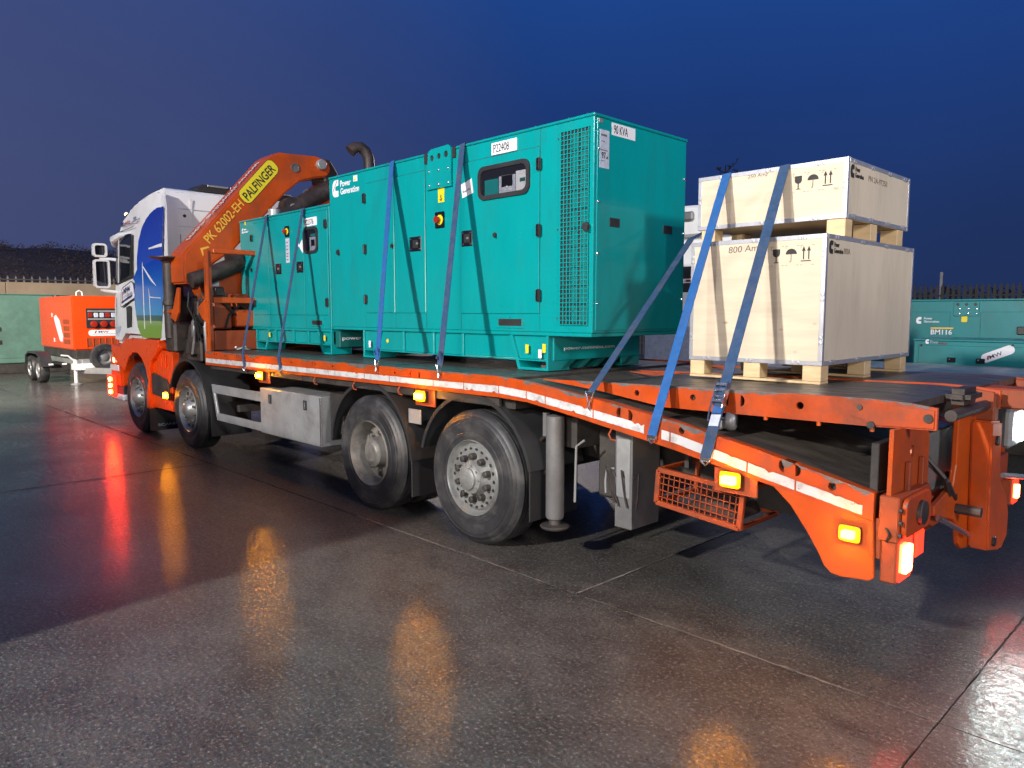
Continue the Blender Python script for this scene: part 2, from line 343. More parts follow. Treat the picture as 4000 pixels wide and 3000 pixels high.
# poured slabs with joints between them
xs = [-34, -28, -22, -16, -10.2, -4.5, 1.235, 3.31, 9.0, 15]; ys = [-18, -12, -6, -.17, 5.6, 11.4, 17.2, 22]
for i in range(len(xs)-1):
    for j in range(len(ys)-1):
        a, b_, c_, d_ = xs[i], xs[i+1], ys[j], ys[j+1]
        if xs[i] == 1.235 and j == 2: continue
        if xs[i] == -4.5 and j == 2: b_ = 3.31
        g = .0035
        # slightly wandering edges
        def wob(p, q, nrm, n=60): return [(p[0]+(q[0]-p[0])*t/n+nrm[0]*random.uniform(-.003, .003), p[1]+(q[1]-p[1])*t/n+nrm[1]*random.uniform(-.003, .003)) for t in range(n)]
        loop = wob((a+g, c_+g), (b_-g, c_+g), (0, 1))+wob((b_-g, c_+g), (b_-g, d_-g), (1, 0))+wob((b_-g, d_-g), (a+g, d_-g), (0, 1))+wob((a+g, d_-g), (a+g, c_+g), (1, 0))
        B().prism(loop, 'z', -.028, random.uniform(-.002, 0)).make('concrete_slab', GROUND, gr)
def strip(p, q, w, m, z, name):
    p, q = Vector((*p, 0)), Vector((*q, 0)); d = (q-p).normalized(); s = Vector((-d.y, d.x, 0)); n = max(20, int((q-p).length/.05)); A = []; Z = []; f = 1
    for i in range(n+1):
        f = min(1.2, max(0., f+random.uniform(-.35, .35))); t = p+(q-p)*(i/n)+s*random.uniform(-.004, .004); A.append(t+s*w*f*random.uniform(.5, 1)); Z.append(t-s*w*f*random.uniform(.5, 1))
    b = B(); b.v = [v+Vector((0, 0, z)) for v in A]+[v+Vector((0, 0, z)) for v in Z]
    b.f = [(i, i+1, n+2+i, n+1+i) for i in range(n)]
    return b.make(name, m, gr)
strip((-1.3, -.17), (3.31, -.17), .010, JOINT, .004, 'joint_filler'); strip((-4.5, -.17), (-1.3, -.17), .007, JOINT_D, .004, 'joint_filler'); strip((1.235, -.16), (1.235, 5.6), .010, JOINT, .0045, 'joint_filler')
strip((-34, -.17), (-4.5, -.17), .012, JOINT_D, .004, 'joint_filler'); strip((-10.2, -.17), (-10.2, -12), .012, JOINT_D, .0042, 'joint_filler')
strip((-4.5, -.17), (-4.5, -6), .018, JOINT_D, .0048, 'joint_filler'); strip((3.31, 5), (3.31, -6), .006, JOINT_D, .0042, 'joint_filler')

# boundary wall with palisade on top (left), palisade fence (far side)
wl_ = thing('boundary_wall', 'long low beige concrete wall at the back of the yard, behind the orange trailer', 'wall', (-34, 8, 0))
for k in range(9):
    y = -10+4.4*k; bx('wall_panel', CONC, wl_, -34.15, -33.85, y, y+4.385, 0, 3.06+.012*k, .02)
def paling_mesh(h):
    return B().prism([(-.035, 0), (.035, 0), (.035, h-.10), (.0, h), (-.035, h-.10)], 'x', -.006, .006)
f1 = thing('palisade_fence', 'spiked steel palisade along the top of the beige wall', 'fence', (-34, 8, 3.06))
p0 = paling_mesh(.34).make('paling', GREY, f1, at=(0, 0, 0)); p0.location = (0, -6.5, 0.0)
for k in range(1, 66): again(p0, f1, (-34, 1.5+.30*k-0.0, 3.04+.0027*(.30*k)))
for z in (3.22,): B().bar((-33.98, -2, z-.02), (-33.98, 26, z+.06), .03, .04).make('fence_rail', FENCE, f1)
f2 = thing('palisade_fence', 'dark tall palisade fence behind the teal generators on the right', 'fence', (-8, 22, 0))
p1 = B().prism([(-.045, 0), (.045, 0), (.045, 2.55), (0, 2.66), (-.045, 2.55)], 'y', -.006, .006).make('paling', FENCE, f2, at=(0, 0, 0)); p1.location = (-8, 0, .02)
for k in range(1, 150): again(p1, f2, (-16+.155*k, 22, .02))
for z in (.5, 1.4, 2.3): bx('fence_rail', FENCE, f2, -34, 14, 22.02, 22.07, z, z+.05, 0)
for x in (-15, -11, -7, -3.05, .9, 4.9): bx('fence_post', GALV, f2, x-.04, x+.04, 22.08, 22.18, 0, 3.05 if abs(x+3.05) < .1 else 2.7, .003)
# bank, scrub and bare trees beyond
BANK = mat('bank_scrub', (.065, .048, .036), .9, var=.4, vs=.6)
bank = B()
nx, ny = 60, 10
for i in range(nx+1):
    for j in range(ny+1):
        y = -40+170*i/nx; x = -36-44*j/ny
        bank.v.append(Vector((x, y, (0.2+6.3*min(1, j/5))*(.93+.09*math.sin(y*.23)+.05*math.sin(y*.71+j))-max(0, y-26)*.05)))
bank.f = [(i*(ny+1)+j, i*(ny+1)+j+1, (i+1)*(ny+1)+j+1, (i+1)*(ny+1)+j) for i in range(nx) for j in range(ny)]
bank.make('hills', BANK, None, kind='structure', smooth=True)
b2 = B()
for i in range(31):
    for j in range(5):
        x = -40+80*i/30; y = 26+14*j; b2.v.append(Vector((x, y, -.2+2.9*min(1, j/2)*(.9+.16*math.sin(x*.3)+.08*math.sin(x*.9+j)))))
b2.f = [(i*5+j, i*5+j+1, (i+1)*5+j+1, (i+1)*5+j) for i in range(30) for j in range(4)]
b2.make('hills', BANK, None, kind='structure', smooth=True)
SCRUB = mat('scrub_leaves', (.062, .046, .036), .9, var=.3, vs=.4)
def scrub(n, fx, name, label):
    b = B()
    for _ in range(n):
        p, s = fx(); u = Vector((random.gauss(0, 1), random.gauss(0, 1), random.gauss(0, .8))).normalized(); v = u.orthogonal().normalized(); t = random.uniform(0, 6.28); v = v*math.cos(t)+u.cross(v)*math.sin(t)
        b.add([p-u*s*.5, p+v*s*.22, p+u*s*.6, p-v*s*.22], [(0, 1, 2, 3)])
    o = b.make(name, SCRUB, None, kind='stuff'); o['label'] = label; return o
def fx1():
    y = random.uniform(-8, 34); j = random.random()**.7; x = -37-25*j; base = (0.2+6.3*min(1, (x+36)/-44*2)); lump = .35+.35*abs(math.sin(y*1.1)+.6*math.sin(y*2.7+x*.2))
    return Vector((x, y, base*.95+random.random()**1.8*lump-max(0, y-26)*.05)), random.uniform(.07, .20)
scrub(40000, fx1, 'scrub', 'dark brown scrub covering the bank behind the wall')
def fx2():
    x = random.uniform(-22, 10); y = random.uniform(23, 40); return Vector((x, y, random.random()*(2.3+.05*(y-23)))), random.uniform(.25, .6)
scrub(3500, fx2, 'scrub', 'dark scrub behind the palisade fence on the right')
BARK = mat('bark', (.040, .032, .028), .9, var=.3)
def tree(x, y, z, h, label, twigs=True):
    t = thing('bare_tree', label, 'tree', (x, y, z), 'bare trees beyond the yard')
    B().tube([(x, y, z), (x+.05*h*.2, y, z+h*.45), (x, y+.1, z+h)], [.03*h*.6, .018*h*.6, .004*h], 7).make('trunk', BARK, t, smooth=True)
    b = B()
    for k in range(26):
        z0 = z+h*random.uniform(.25, .95); a = random.uniform(0, 6.28); l = h*.30*(1.1-(z0-z)/h)+.2; d = Vector((math.cos(a), math.sin(a), random.uniform(.3, 1)))
        p = Vector((x, y, z0)); q = p+d*l; b.tube([p, p+d*l*.5+Vector((0, 0, .06*l)), q], [.007*h*.6, .005*h*.6, .002*h], 4)
        for _ in range(7):
            s = random.uniform(.25, 1); pp = p+d*l*s; e = Vector((random.gauss(0, 1), random.gauss(0, 1), random.uniform(0, 1.3))).normalized()*l*.38; b.tube([pp, pp+e], [.003*h, .0012*h], 3)
            for _ in range(3): w_ = pp+e*random.uniform(.3, .9); b.tube([w_, w_+Vector((random.gauss(0, 1), random.gauss(0, 1), random.uniform(0, 1))).normalized()*l*.16], [.002*h, .001*h], 3)
    b.make('crown', BARK, t)
for x, y, z, h, l in ((-57, 10.1, 4.6, 2.0, 'first small bare tree from the left on the bank'), (-57, 15.0, 4.5, 1.6, 'low bare tree on the bank just left of the cab mirrors'), (-56, 13.2, 4.6, 2.1, 'tallest bare tree on the bank left of the cab'), (-57, 7.4, 4.7, 1.7, 'bare sapling at the far left end of the bank')): tree(x, y, z, h, l)
tree(-13.2, 26.5, 1.5, 6.8, 'thin bare tree seen in the gap between the big generator and the crates')

# ------------------------------------------------------------------ orange generator on a road trailer
R = thing('trailer_generator', 'orange generator on a twin axle road trailer with a spare wheel on its drawbar', 'trailer', (-18.3, 2.2, 0))
XA = -16.70
bd = bx('canopy', ORANGE_G, R, -20.0, XA, 1.455, 2.95, .84, 2.205, .03, seg=2)
bx('canopy_base', DARK, R, -19.95, XA-.02, 1.50, 2.90, .62, .838, .01)
cp = bx('control_panel', BLACK, bd, XA+.0005, XA+.015, 1.76, 2.56, 1.39, 1.89, .01)
for z in (1.82, 1.62): bx('panel_strip', GREYL, cp, XA+.0155, XA+.03, 1.80, 2.50, z-.025, z+.02, .003)
for k, m in enumerate((RED, LABELG, LABELG, RED, LABELG)): B().prism(rrect(1.80+.135*k, 1.90+.135*k, 1.66, 1.775, .02), 'x', XA+.0155, XA+.05).make('socket', m, cp, .008)
for k in range(3): B().lathe([(0, .085), (.05, .08), (.06, .05), (.05, 0)], (XA+.0155, 1.93+.23*k, 1.49), (1, 0, 0), 16).make('round_socket', RED, cp, smooth=True)
sg_ = B().prism(rrect(1.80, 2.52, 1.19, 1.345, .075, 6), 'x', XA+.0005, XA+.006).make('company_sign', LABEL, bd)
text('MW', (XA+.0065, 2.03, 1.27), XF, .05, NAVY, sg_, w=.24, bold=.01); flat([(0, 0), (.03, 0), (.055, .06), (.025, .06)], (XA+.0063, 1.94, 1.265), XF, RED, sg_, 'sign_flash')
bx('sign_bar', NAVY, sg_, XA+.0063, XA+.0075, 1.88, 2.42, 1.235, 1.243, 0)
lv_ = bx('louvre_panel', ORANGE_D, bd, XA+.0005, XA+.004, 1.74, 2.60, .92, 1.14, 0)
for k in range(6): bx('louvre_slat', ORANGE_G, lv_, XA+.0045, XA+.02, 1.745+.145*k, 1.76+.145*k, .92, 1.14, 0)
B().tube([(-16.9, 1.62, 2.205), (-16.9, 1.63, 2.30), (-16.9, 1.69, 2.335), (-16.9, 1.75, 2.30), (-16.9, 1.76, 2.205)], .018, 8).make('lifting_eye', WHITE, bd, smooth=True)
B().lathe([(0, .09), (.05, .08), (.06, .0)], (-19.2, 1.7, 2.206), (0, 0, 1), 12).make('exhaust_cap', DARKB, bd, smooth=True)
for k in range(4): bx('side_louvre', ORANGE_D, bd, -17.55, -17.0, 1.448, 1.454, .98+.17*k, 1.10+.17*k, .002)
for x, z in ((-18.62, 1.72), (-18.5, 1.06)): bx('side_latch', WHITE, bd, x-.05, x+.05, 1.440, 1.454, z-.06, z+.05, .01)
B().prism([(-18.45, 1.66), (-18.25, 1.72), (-17.95, 1.60), (-17.65, 1.15), (-17.72, 1.02), (-17.95, 1.05), (-18.30, 1.45)], 'y', 1.446, 1.4535).make('company_sign', LABEL, bd)
bx('trailer_frame', GREYL, R, -20.1, -16.4, 1.55, 2.85, .46, .618, .01)
B().prism([(1.45, .56), (2.95, .56), (2.95, .62), (1.45, .62)], 'x', -17.15, -16.9).make('front_beam', GALV, R)
for x in (-18.60, -17.72):
    for y, s in ((.86, 1), (3.5, -1)):
        c = (x, y, .33); t = B().lathe([(0, .20), (-.01*1, .24), (.01, .31), (.04, .33), (.17, .33), (.2, .31), (.21, .24), (.20, .20)], c, (0, s, 0), 28).make('wheel', RUBBER, R, smooth=True, at=c)
        B().lathe([(.0, .20), (.03, .19), (.03, .10), (.0, .09), (-.01, .06), (-.01, 0)], c, (0, s, 0), 24).make('rim', GREYL, t, smooth=True, at=c)
for y0, y1 in ((.84, 1.10), (3.26, 3.52)):
    B().prism([(-19.05, .42), (-18.95, .68), (-18.6, .78), (-17.75, .78), (-17.4, .68), (-17.28, .42), (-17.33, .42), (-17.44, .65), (-17.77, .73), (-18.6, .73), (-18.92, .64), (-19.0, .42)], 'y', y0, y1).make('wheel_guard', BLACK, R, .004)
    bx('axle_beam', DARK, R, -18.66, -18.54, y0, 1.6 if y0 < 2 else 3.26, .30, .40) if y0 < 2 else None
jk = B().tube([(-16.45, 1.41, .05), (-16.45, 1.41, .62)], .045, 10).make('jack_leg', WHITE, R, smooth=True); B().lathe([(0, .13), (.02, .13), (.05, .05)], (-16.45, 1.41, .0), (0, 0, 1), 14).make('jack_foot', GALV, jk)
B().tube([(-16.45, 1.38, .60), (-16.45, 1.25, .72), (-16.45, 1.10, .74)], .022, 8).make('jack_handle', WHITE, jk, smooth=True)
bx('drawbar_plate', WHITE, R, -16.62, -16.30, 1.35, 1.95, .36, .52, .01)
B().bar((-16.5, 1.6, .34), (-14.2, 2.2, .40), .14, .14).make('drawbar', GALV, R, .005); B().bar((-16.5, 2.8, .34), (-14.2, 2.2, .40), .14, .14).make('drawbar', GALV, R, .005)
B().tube([(-14.3, 2.2, .42), (-13.8, 2.2, .46)], .05, 10).make('coupling', GALV, R, smooth=True)
c = (-16.35, 2.05, .66); t = B().lathe([(-.1, .20), (-.11, .25), (-.09, .33), (-.05, .345), (.06, .345), (.1, .33), (.11, .25), (.10, .20)], c, (1, 0, 0), 28).make('spare_wheel', RUBBER, R, smooth=True)
B().lathe([(.05, .20), (.06, .16), (.03, .11), (.06, .06), (.06, 0)], c, (1, 0, 0), 24).make('rim', GREY, t, smooth=True)
for y in (1.0, 1.3): bx('marker_reflector', LABEL, R, -17.25, -17.2, y, y+.1, .46, .50, .003)

# ------------------------------------------------------------------ teal generators parked around the yard
L_ = thing('generator_set', 'teal generator at the left edge of the frame, behind the orange trailer', 'generator', (-22.5, -1.0, 0), 'teal generators parked in the yard')
bd = bx('canopy', TEAL_L, L_, -25.0, -21.5, -4.2, 2.6, .30, 2.30, .02)
bx('base_frame', DARK, L_, -24.9, -21.55, -4.1, 2.5, .0, .299, .01)
bx('canopy_roof', TEAL_L, bd, -25.02, -21.48, -4.22, 2.62, 2.301, 2.33, .006)
for y0, y1 in ((-3.4, -.9), (-.86, .55), (.60, 2.4)): bx('door', TEAL_L, bd, -21.4995, -21.488, y0, y1, .45, 2.15, .006)
for y, z in ((.72, 1.72), (.74, 1.30), (.74, .92), (-.80, 1.6), (-.80, .9)): bx('latch', BLACK, bd, -21.4875, -21.47, y-.05, y+.05, z-.06, z+.06, .008)
bx('data_sticker', LABEL, bd, -21.4875, -21.485, -.35, .10, .80, .95, 0)
bx('window_frame', GLOSSB, bd, -21.4875, -21.475, -2.6, -.95, 1.2, 1.9, .02)
A_ = thing('generator_set', 'long teal generator beyond the truck on the right, numbered BM116', 'generator', (.9, 9, 0), 'teal generators parked in the yard')
bd = bx('canopy', TEAL_D, A_, -1.9, 3.2, 8.30, 9.6, .35, 1.955, .008)
bx('canopy_roof', TEAL_D, bd, -1.92, 3.22, 8.29, 9.62, 1.956, 1.98, .004); bx('base_frame', TEAL_D, A_, -1.8, 3.1, 8.4, 9.5, 0, .349, .008)
for x0, x1 in ((-1.2, -.2), (-.18, .98), (1.36, 2.9)): bx('door', TEAL_D, bd, x0, x1, 8.288, 8.2995, .5, 1.80, .005)
bx('lifting_lug', TEAL_D, bd, 1.02, 1.34, 8.286, 8.2995, 1.74, 1.945, .004)
for x in (1.07, 1.18, 1.29): B().lathe([(0, .022), (.004, .022), (.004, 0)], (x, 8.2855, 1.905), (0, -1, 0), 12).make('lug_hole', BLACK, bd)
bolts_b = [(x, z) for x in (1.10, 1.205, 1.31) for z in (1.775, 1.84)]
for x, z in bolts_b: B().lathe([(0, .016), (.012, .012), (.014, 0)], (x, 8.2855, z), (0, -1, 0), 8).make('bolt', CHROME, bd)
bx('lift_label', YELLOW, bd, 1.125, 1.20, 8.284, 8.2855, 1.655, 1.735, 0)
flat([(a*.1, b_*.1) for a, b_ in ((.70, 1.0), (.30, 1.0), (.05, .78), (0, .35), (.16, .03), (.70, 0), (.70, .36), (.36, .40), (.36, .60), (.70, .65))], (.535, 8.2875, 1.625), YF, LABEL, bd, 'emblem')
text('Power', (.64, 8.2875, 1.69), YF, .032, LABEL, bd, w=.11, bold=.01); text('Generation', (.64, 8.2875, 1.645), YF, .032, LABEL, bd, w=.20, bold=.01)
bx('plate_strip', GOLD, bd, .735, 1.03, 8.284, 8.2875, 1.555, 1.575, 0); text('BM116', (.74, 8.2872, 1.475), YF, .07, LABEL, bd, w=.275, bold=.015)
bx('latch', BLACK, bd, 1.80, 1.90, 8.26, 8.2875, 1.49, 1.60, .01)
S_ = thing('generator_set', 'low teal generator behind the truck ramp, with a slanted white oval sign', 'generator', (2.1, 7.7, 0), 'teal generators parked in the yard')
bd = bx('canopy', TEAL_D, S_, .86, 3.4, 7.20, 8.2, .35, 1.415, .008); bx('canopy_roof', TEAL_D, bd, .85, 3.41, 7.19, 8.21, 1.416, 1.44, .004); bx('base_frame', DARK, S_, .95, 3.3, 7.3, 8.1, 0, .349, .008)
bx('door', TEAL_D, bd, .92, 2.15, 7.189, 7.1995, .5, 1.36, .005)
for x, z, s in ((.95, 1.355, .016), (1.985, 1.385, .014)): B().lathe([(0, s), (.02, s*.8), (.02, 0)], (x, 7.1885, z), (0, -1, 0), 10).make('latch', BLACK, bd)
for x in (1.27, 1.60): bx('lock_plate', GLOSSB, bd, x, x+.10, 7.178, 7.1885, 1.14, 1.205, .004); B().lathe([(0, .01), (.01, .008), (.01, 0)], (x+.03, 7.1775, 1.185), (0, -1, 0), 8).make('lock_barrel', CHROME, bd)
flat([(a*.06, b_*.06) for a, b_ in ((.70, 1.0), (.30, 1.0), (.05, .78), (0, .35), (.16, .03), (.70, 0), (.70, .36), (.36, .40), (.36, .60), (.70, .65))], (1.0, 7.1880, 1.375), YF, LABEL, bd, 'emblem')
text('Power', (1.06, 7.188, 1.385), YF, .035, LABELG, bd, w=.10); text('Rental', (1.165, 7.188, 1.372), YF, .035, RED, bd, w=.09)
ca, sa = math.cos(.43), math.sin(.43); rr_ = ((ca, 0, sa), (-sa, 0, ca))
o_ = flat([(a, b_) for a, b_ in rrect(0, .38, 0, .115, .055, 6)], (1.685, 7.188, 1.14), rr_, LABEL, bd, 'company_sign'); text('MW', (1.755, 7.186, 1.205), rr_, .045, NAVY, o_, w=.15, bold=.01); flat([(0, 0), (.02, 0), (.035, .045), (.015, .045)], (1.725, 7.186, 1.19), rr_, RED, o_, 'sign_flash')

# ------------------------------------------------------------------ white lorry glimpsed behind the crates
V = thing('white_lorry', 'white lorry parked behind the crates, glimpsed in the gap beside the big generator', 'lorry', (-.9, 5.9, 0))
bd = bx('cab', WHITE, V, -1.95, -.35, 5.0, 7.1, .95, 2.75, .06, seg=3)
B().prism([(-1.9, 2.75), (-.36, 2.75), (-.36, 2.98), (-1.15, 3.20), (-1.9, 3.22)], 'y', 5.03, 7.05).make('roof_fairing', WHITE, bd, .03)
bx('cab_door_window', GLASS, bd, -1.80, -1.42, 4.992, 5.0, 1.95, 2.55, .004); bx('cab_dark_panel', BLACK, bd, -1.38, -1.12, 4.985, 4.9995, 2.24, 2.40, .01); bx('cab_dark_panel', BLACK, bd, -1.38, -1.12, 4.985, 4.9995, 2.06, 2.18, .01)
bx('cab_lamp', RED, bd, -1.30, -1.14, 4.975, 4.9845, 2.20, 2.225, .003)
bx('rear_bars', GREYL, bd, -1.40, -.60, 4.96, 4.99, 2.78, 2.82, .003); bx('rear_bars', GREY, bd, -1.42, -1.22, 4.97, 5.02, 3.0, 3.12, .02)
bx('chassis', DARK, V, -1.9, 2.5, 5.3, 6.9, .55, .94, .01); bx('tank', GREYL, V, -1.9, -1.1, 4.98, 5.5, .80, 1.50, .05, seg=3) if False else None
bx('side_skirt', LABELG, V, -1.95, -.35, 4.98, 4.995, .97, 1.60, .004)
bx('flat_bed', GREYL, V, -.30, 2.6, 5.0, 7.1, .96, 1.12, .01)
for x in (-1.2, 1.6):
    for y, s in ((5.0, 1), (7.1, -1)):
        c = (x, y, .5); t = B().lathe([(0, .28), (0, .38), (.03, .48), (.06, .5), (.28, .5), (.3, .38), (.3, .28)], c, (0, s, 0), 28).make('wheel', RUBBER, V, smooth=True, at=c)
        B().lathe([(.0, .28), (.05, .26), (.05, .12), (.0, .1), (.0, 0)], c, (0, s, 0), 24).make('rim', GREY, t, smooth=True, at=c)
# unseen block added outside the frame to shade the left foreground
wh = B().box(-16, -.30, -22, -4.35, 0, 2.64).make('shade_block', CONC, None); tag(wh, 'unseen concrete block added left of the camera to shade the foreground', 'shade_block')
# ------------------------------------------------------------------ the flatbed truck
T = thing('flatbed_truck', 'large white and orange flatbed lorry with folded crane, loaded with generators and crates', 'truck', (-2.8, 1.25, 0))
AX = (-7.561, -5.62, -1.408, 0.0)
# chassis
for y in (.80, 1.60): B().prism([(-8.4, .62), (-8.4, .92), (.4, .98), (2.9, .72), (2.9, .58), (.4, .66)], 'y', y, y+.09).make('chassis_rail', DARK, T, .004)
for x in (-6.6, -4.6, -3.0, -2.1, .75, 1.6): bx('crossmember', DARK, T, x-.06, x+.06, .89, 1.6, .68, .92)
for i, x in enumerate(AX): B().tube([(x, .35, .52), (x, 2.15, .52)], .075, 12).make('axle', DARK, T, smooth=True)
B().tube([(-3.1, 1.1, .5), (-3.1, 1.1, .62)], .2, 12).make('gearbox', DARK, T)
for xa in (-3.85, -3.55): B().lathe([(0, .02), (.02, .10), (.05, .12), (.45, .12), (.48, .10), (.5, .02)], (xa, .34, .62 if xa < -3.7 else .64), (0, 1, 0), 16).make('air_tank', GREY, T, smooth=True)
# deck, raves, tape
DK = 1.315
for k in range(6):
    x0 = -4.88+k*.875; bx('deck_board', DECK, T, x0, x0+.868, .035, 2.465, 1.27, DK-.004, .003)
bx('deck_frame', DARK, T, -4.9, .4, .1, 2.4, 1.08, 1.268)
for x in [-4.5+.62*i for i in range(8)]: bx('deck_bearer', DARK, T, x, x+.06, .03, 2.47, 1.10, 1.265, 0)
top = [(-4.92, 1.315), (.34, 1.325), (.62, 1.308), (1.1, 1.252), (1.83, 1.150), (2.31, 1.062), (2.94, .925)]
bot = [(2.94, .79), (2.31, .895), (1.83, .985), (1.1, 1.098), (.62, 1.162), (.34, 1.172), (-4.92, 1.145)]
def side_holes():
    H = []
    for x in (-4.35, -3.6, -2.75, -1.95, -.95): H.append(circ(x, 1.275, .014, 8))
    for x, z in ((-4.62, 1.285), (-4.0, 1.285), (-2.3, 1.285)): H += [dhole(x-.02, z, .018, -1, .022, 5), dhole(x+.02, z, .018, 1, .022, 5)]
    H += [dhole(-.72, 1.278, .025, -1, .028), dhole(-.62, 1.278, .025, 1, .028)]
    H += [dhole(1.43, 1.165, .032, -1, .038), dhole(1.49, 1.153, .032, 1, .038)]
    H += [dhole(2.49, .992, .030, -1, .036), dhole(2.55, .981, .030, 1, .036)]
    H += [circ(1.87, 1.105, .021, 10), circ(2.74, .925, .022, 10)]
    return H
rave = poly_holes(top+bot, side_holes(), 'y', 0.0, .03, 'side_rave', ORANGE_W, T)
poly_holes(top+bot, [], 'y', 2.47, 2.5, 'side_rave', ORANGE_W, T)
bx('rave_backing', DARK, T, -4.85, .3, .034, .06, 1.10, 1.262, 0)
st_t = [(-4.90, 1.228), (-.40, 1.249), (.34, 1.257), (.62, 1.240), (1.05, 1.187), (1.83, 1.083), (2.31, .976), (2.93, .852)]
st_b = [(-4.90, 1.174), (-.40, 1.200), (.34, 1.202), (.62, 1.186), (1.05, 1.133), (1.83, 1.026), (2.31, .920), (2.93, .802)]
def at(tab, x):
    for (a, za), (b, zb) in zip(tab, tab[1:]):
        if a <= x <= b: return za+(zb-za)*(x-a)/(b-a)
    return tab[-1][1]
cuts = [-4.90, -4.30, -3.78, -3.30, -2.92, -2.42, -2.02, -1.90, -1.40, -1.02, -.42, -.05, .34, .62, .80, 1.22, 1.62, 1.735, 1.80, 2.29, 2.56, 2.90]
for a, b in zip(cuts, cuts[1:]):
    if (a, b) == (1.62, 1.735): continue
    b -= .010; xs = [a]+[x for x, _ in st_t if a < x < b]+[b]
    n_ = max(3, int((b-a)/.022)); xs = [a+(b-a)*i/n_ for i in range(n_+1)]
    def rag(p): return random.uniform(0, .0025) if random.random() > p else random.uniform(.005, .016)
    B().prism([(x, at(st_t, x)-rag(.05)) for x in xs]+[(x, at(st_b, x)+rag(.04)) for x in reversed(xs)], 'y', -.004, -.0005).make('reflective_strip', WHITE_T, T)
def worn(tab, y, m, dmax, par, x0, x1, p=.6):
    """bare steel showing along a knocked upper edge: ragged patches a millimetre proud"""
    x = x0
    while x < x1:
        L = random.uniform(.06, .40)
        if random.random() < p:
            n = max(3, int(L/.012)); w_ = random.random(); xs = [x+L*i/n for i in range(n+1) if x+L*i/n < x1]
            if len(xs) > 3:
                dp = random.uniform(.3, 1)*dmax
                ds = []
                for i in range(len(xs)): w_ = min(1, max(.05, w_+random.uniform(-.32, .32))); ds.append(w_)
                B().prism([(q, at(tab, q)+.0005) for q in xs]+[(q, at(tab, q)-.002-dp*ds[i]*min(1, 6*min(i, len(xs)-1-i)/len(xs)+.05)) for i, q in reversed(list(enumerate(xs)))], 'y', y-.0012, y-.0003).make('worn_edge', m, par)
        x += L
# beavertail
worn(top, 0, WORN, .036, rave, -4.9, 1.2, .75); worn(top, 0, WORN, .050, rave, 1.2, 2.93, .8)
B().prism([(.45, 1.30), (1.1, 1.235), (1.83, 1.130), (2.31, 1.045), (2.93, .91), (2.93, .85), (2.31, .99), (1.83, 1.07), (1.1, 1.17), (.45, 1.24)], 'y', .05, 2.45).make('beavertail_deck', DECK, T)
for y in (.034, 2.40): B().prism([(1.2, 1.236), (1.83, 1.140), (2.31, 1.053), (2.93, .917), (2.93, .907), (2.31, 1.043), (1.83, 1.13), (1.2, 1.226)], 'y', y, y+.06).make('edge_strip', ORANGE_D, T)
bx('tail_beam', ORANGE_D, T, 2.86, 2.97, .03, 2.47, .60, .80)
B().prism([(1.9, .62), (1.9, .95), (2.86, .80), (2.86, .62)], 'y', .45, .55).make('tail_bracket', DARK, T)
B().prism([(1.9, .62), (1.9, .95), (2.86, .80), (2.86, .62)], 'y', 1.95, 2.05).make('tail_bracket', DARK, T)
fin = [(2.42, .885), (2.94, .79), (2.955, .51), (2.93, .49), (2.85, .485), (2.80, .478), (2.75, .485), (2.715, .515), (2.68, .58), (2.62, .67), (2.53, .79)]
for y, l in ((.002, None), (2.476, None)): B().prism(fin, 'y', y, y+.022).make('tail_fin', ORANGE, T, .004)
# loading ramps folded level with the deck
RT = [(.60, 1.312), (1.11, 1.325), (1.93, 1.342), (2.84, 1.357), (3.02, 1.350), (3.14, 1.336)]
RB = [(3.14, 1.230), (2.85, 1.218), (2.23, 1.210), (1.62, 1.203), (1.1, 1.268), (.60, 1.307)]
def ramp(y0, y1):
    r = poly_holes(RT+RB, [circ(1.418, 1.275, .019, 10), circ(1.826, 1.280, .019, 10), circ(2.48, 1.290, .021, 10),
                           dhole(2.06, 1.284, .026, -1, .032), dhole(2.135, 1.286, .026, 1, .032)] if y0 < 1 else [], 'y', y0, y0+.022, 'loading_ramp', ORANGE_W, T)
    B().prism(RT[1:5]+[(3.02, 1.31), (1.93, 1.31), (1.11, 1.297)], 'y', y0+.024, y1-.024).make('ramp_deck', DECK, r)
    B().prism(RT+RB, 'y', y1-.022, y1).make('ramp_side', ORANGE_D, r, .002)
    for x in (2.284, 2.579, 2.848): B().cyl((x, y0+.012, 1.192), (x, y0+.012, 1.222), .012, 8).make('ramp_stud', ORANGE, r)
    for q in range(6): bx('ramp_bearer', DARK, r, 1.5+.28*q, 1.54+.28*q, y0+.03, y1-.03, 1.222, 1.305, 0)
    return r
RY = .182
r1 = ramp(RY, 1.22); ramp(1.34, 2.318)
worn(RT, RY, WORN, .030, r1, .9, 3.12, .85)
B().prism([(2.74, 1.272), (2.80, 1.335), (3.13, 1.325), (3.13, 1.238), (2.87, 1.228)], 'y', RY-.009, RY-.0015).make('ramp_end_plate', ORANGE_W, r1)
for x, z, r in ((2.793, 1.312, .013), (3.107, 1.285, .021), (2.85, 1.228, .019)): B().cyl((x, RY, z), (x, RY-.02, z), r, 12).make('ramp_pin', DARK, r1)
for y in (1.45, 2.25): bx('ramp_hinge', ORANGE_D, T, 3.02, 3.28, y, y+.22, 1.22, 1.34, .01)
B().tube([(3.10, .55, 1.26), (3.10, 2.3, 1.26)], .03, 10).make('ramp_shaft', DARKB, T, smooth=True)
bx('ramp_latch', DARKB, T, 3.02, 3.14, .70, .98, 1.30, 1.385, .03, seg=2)
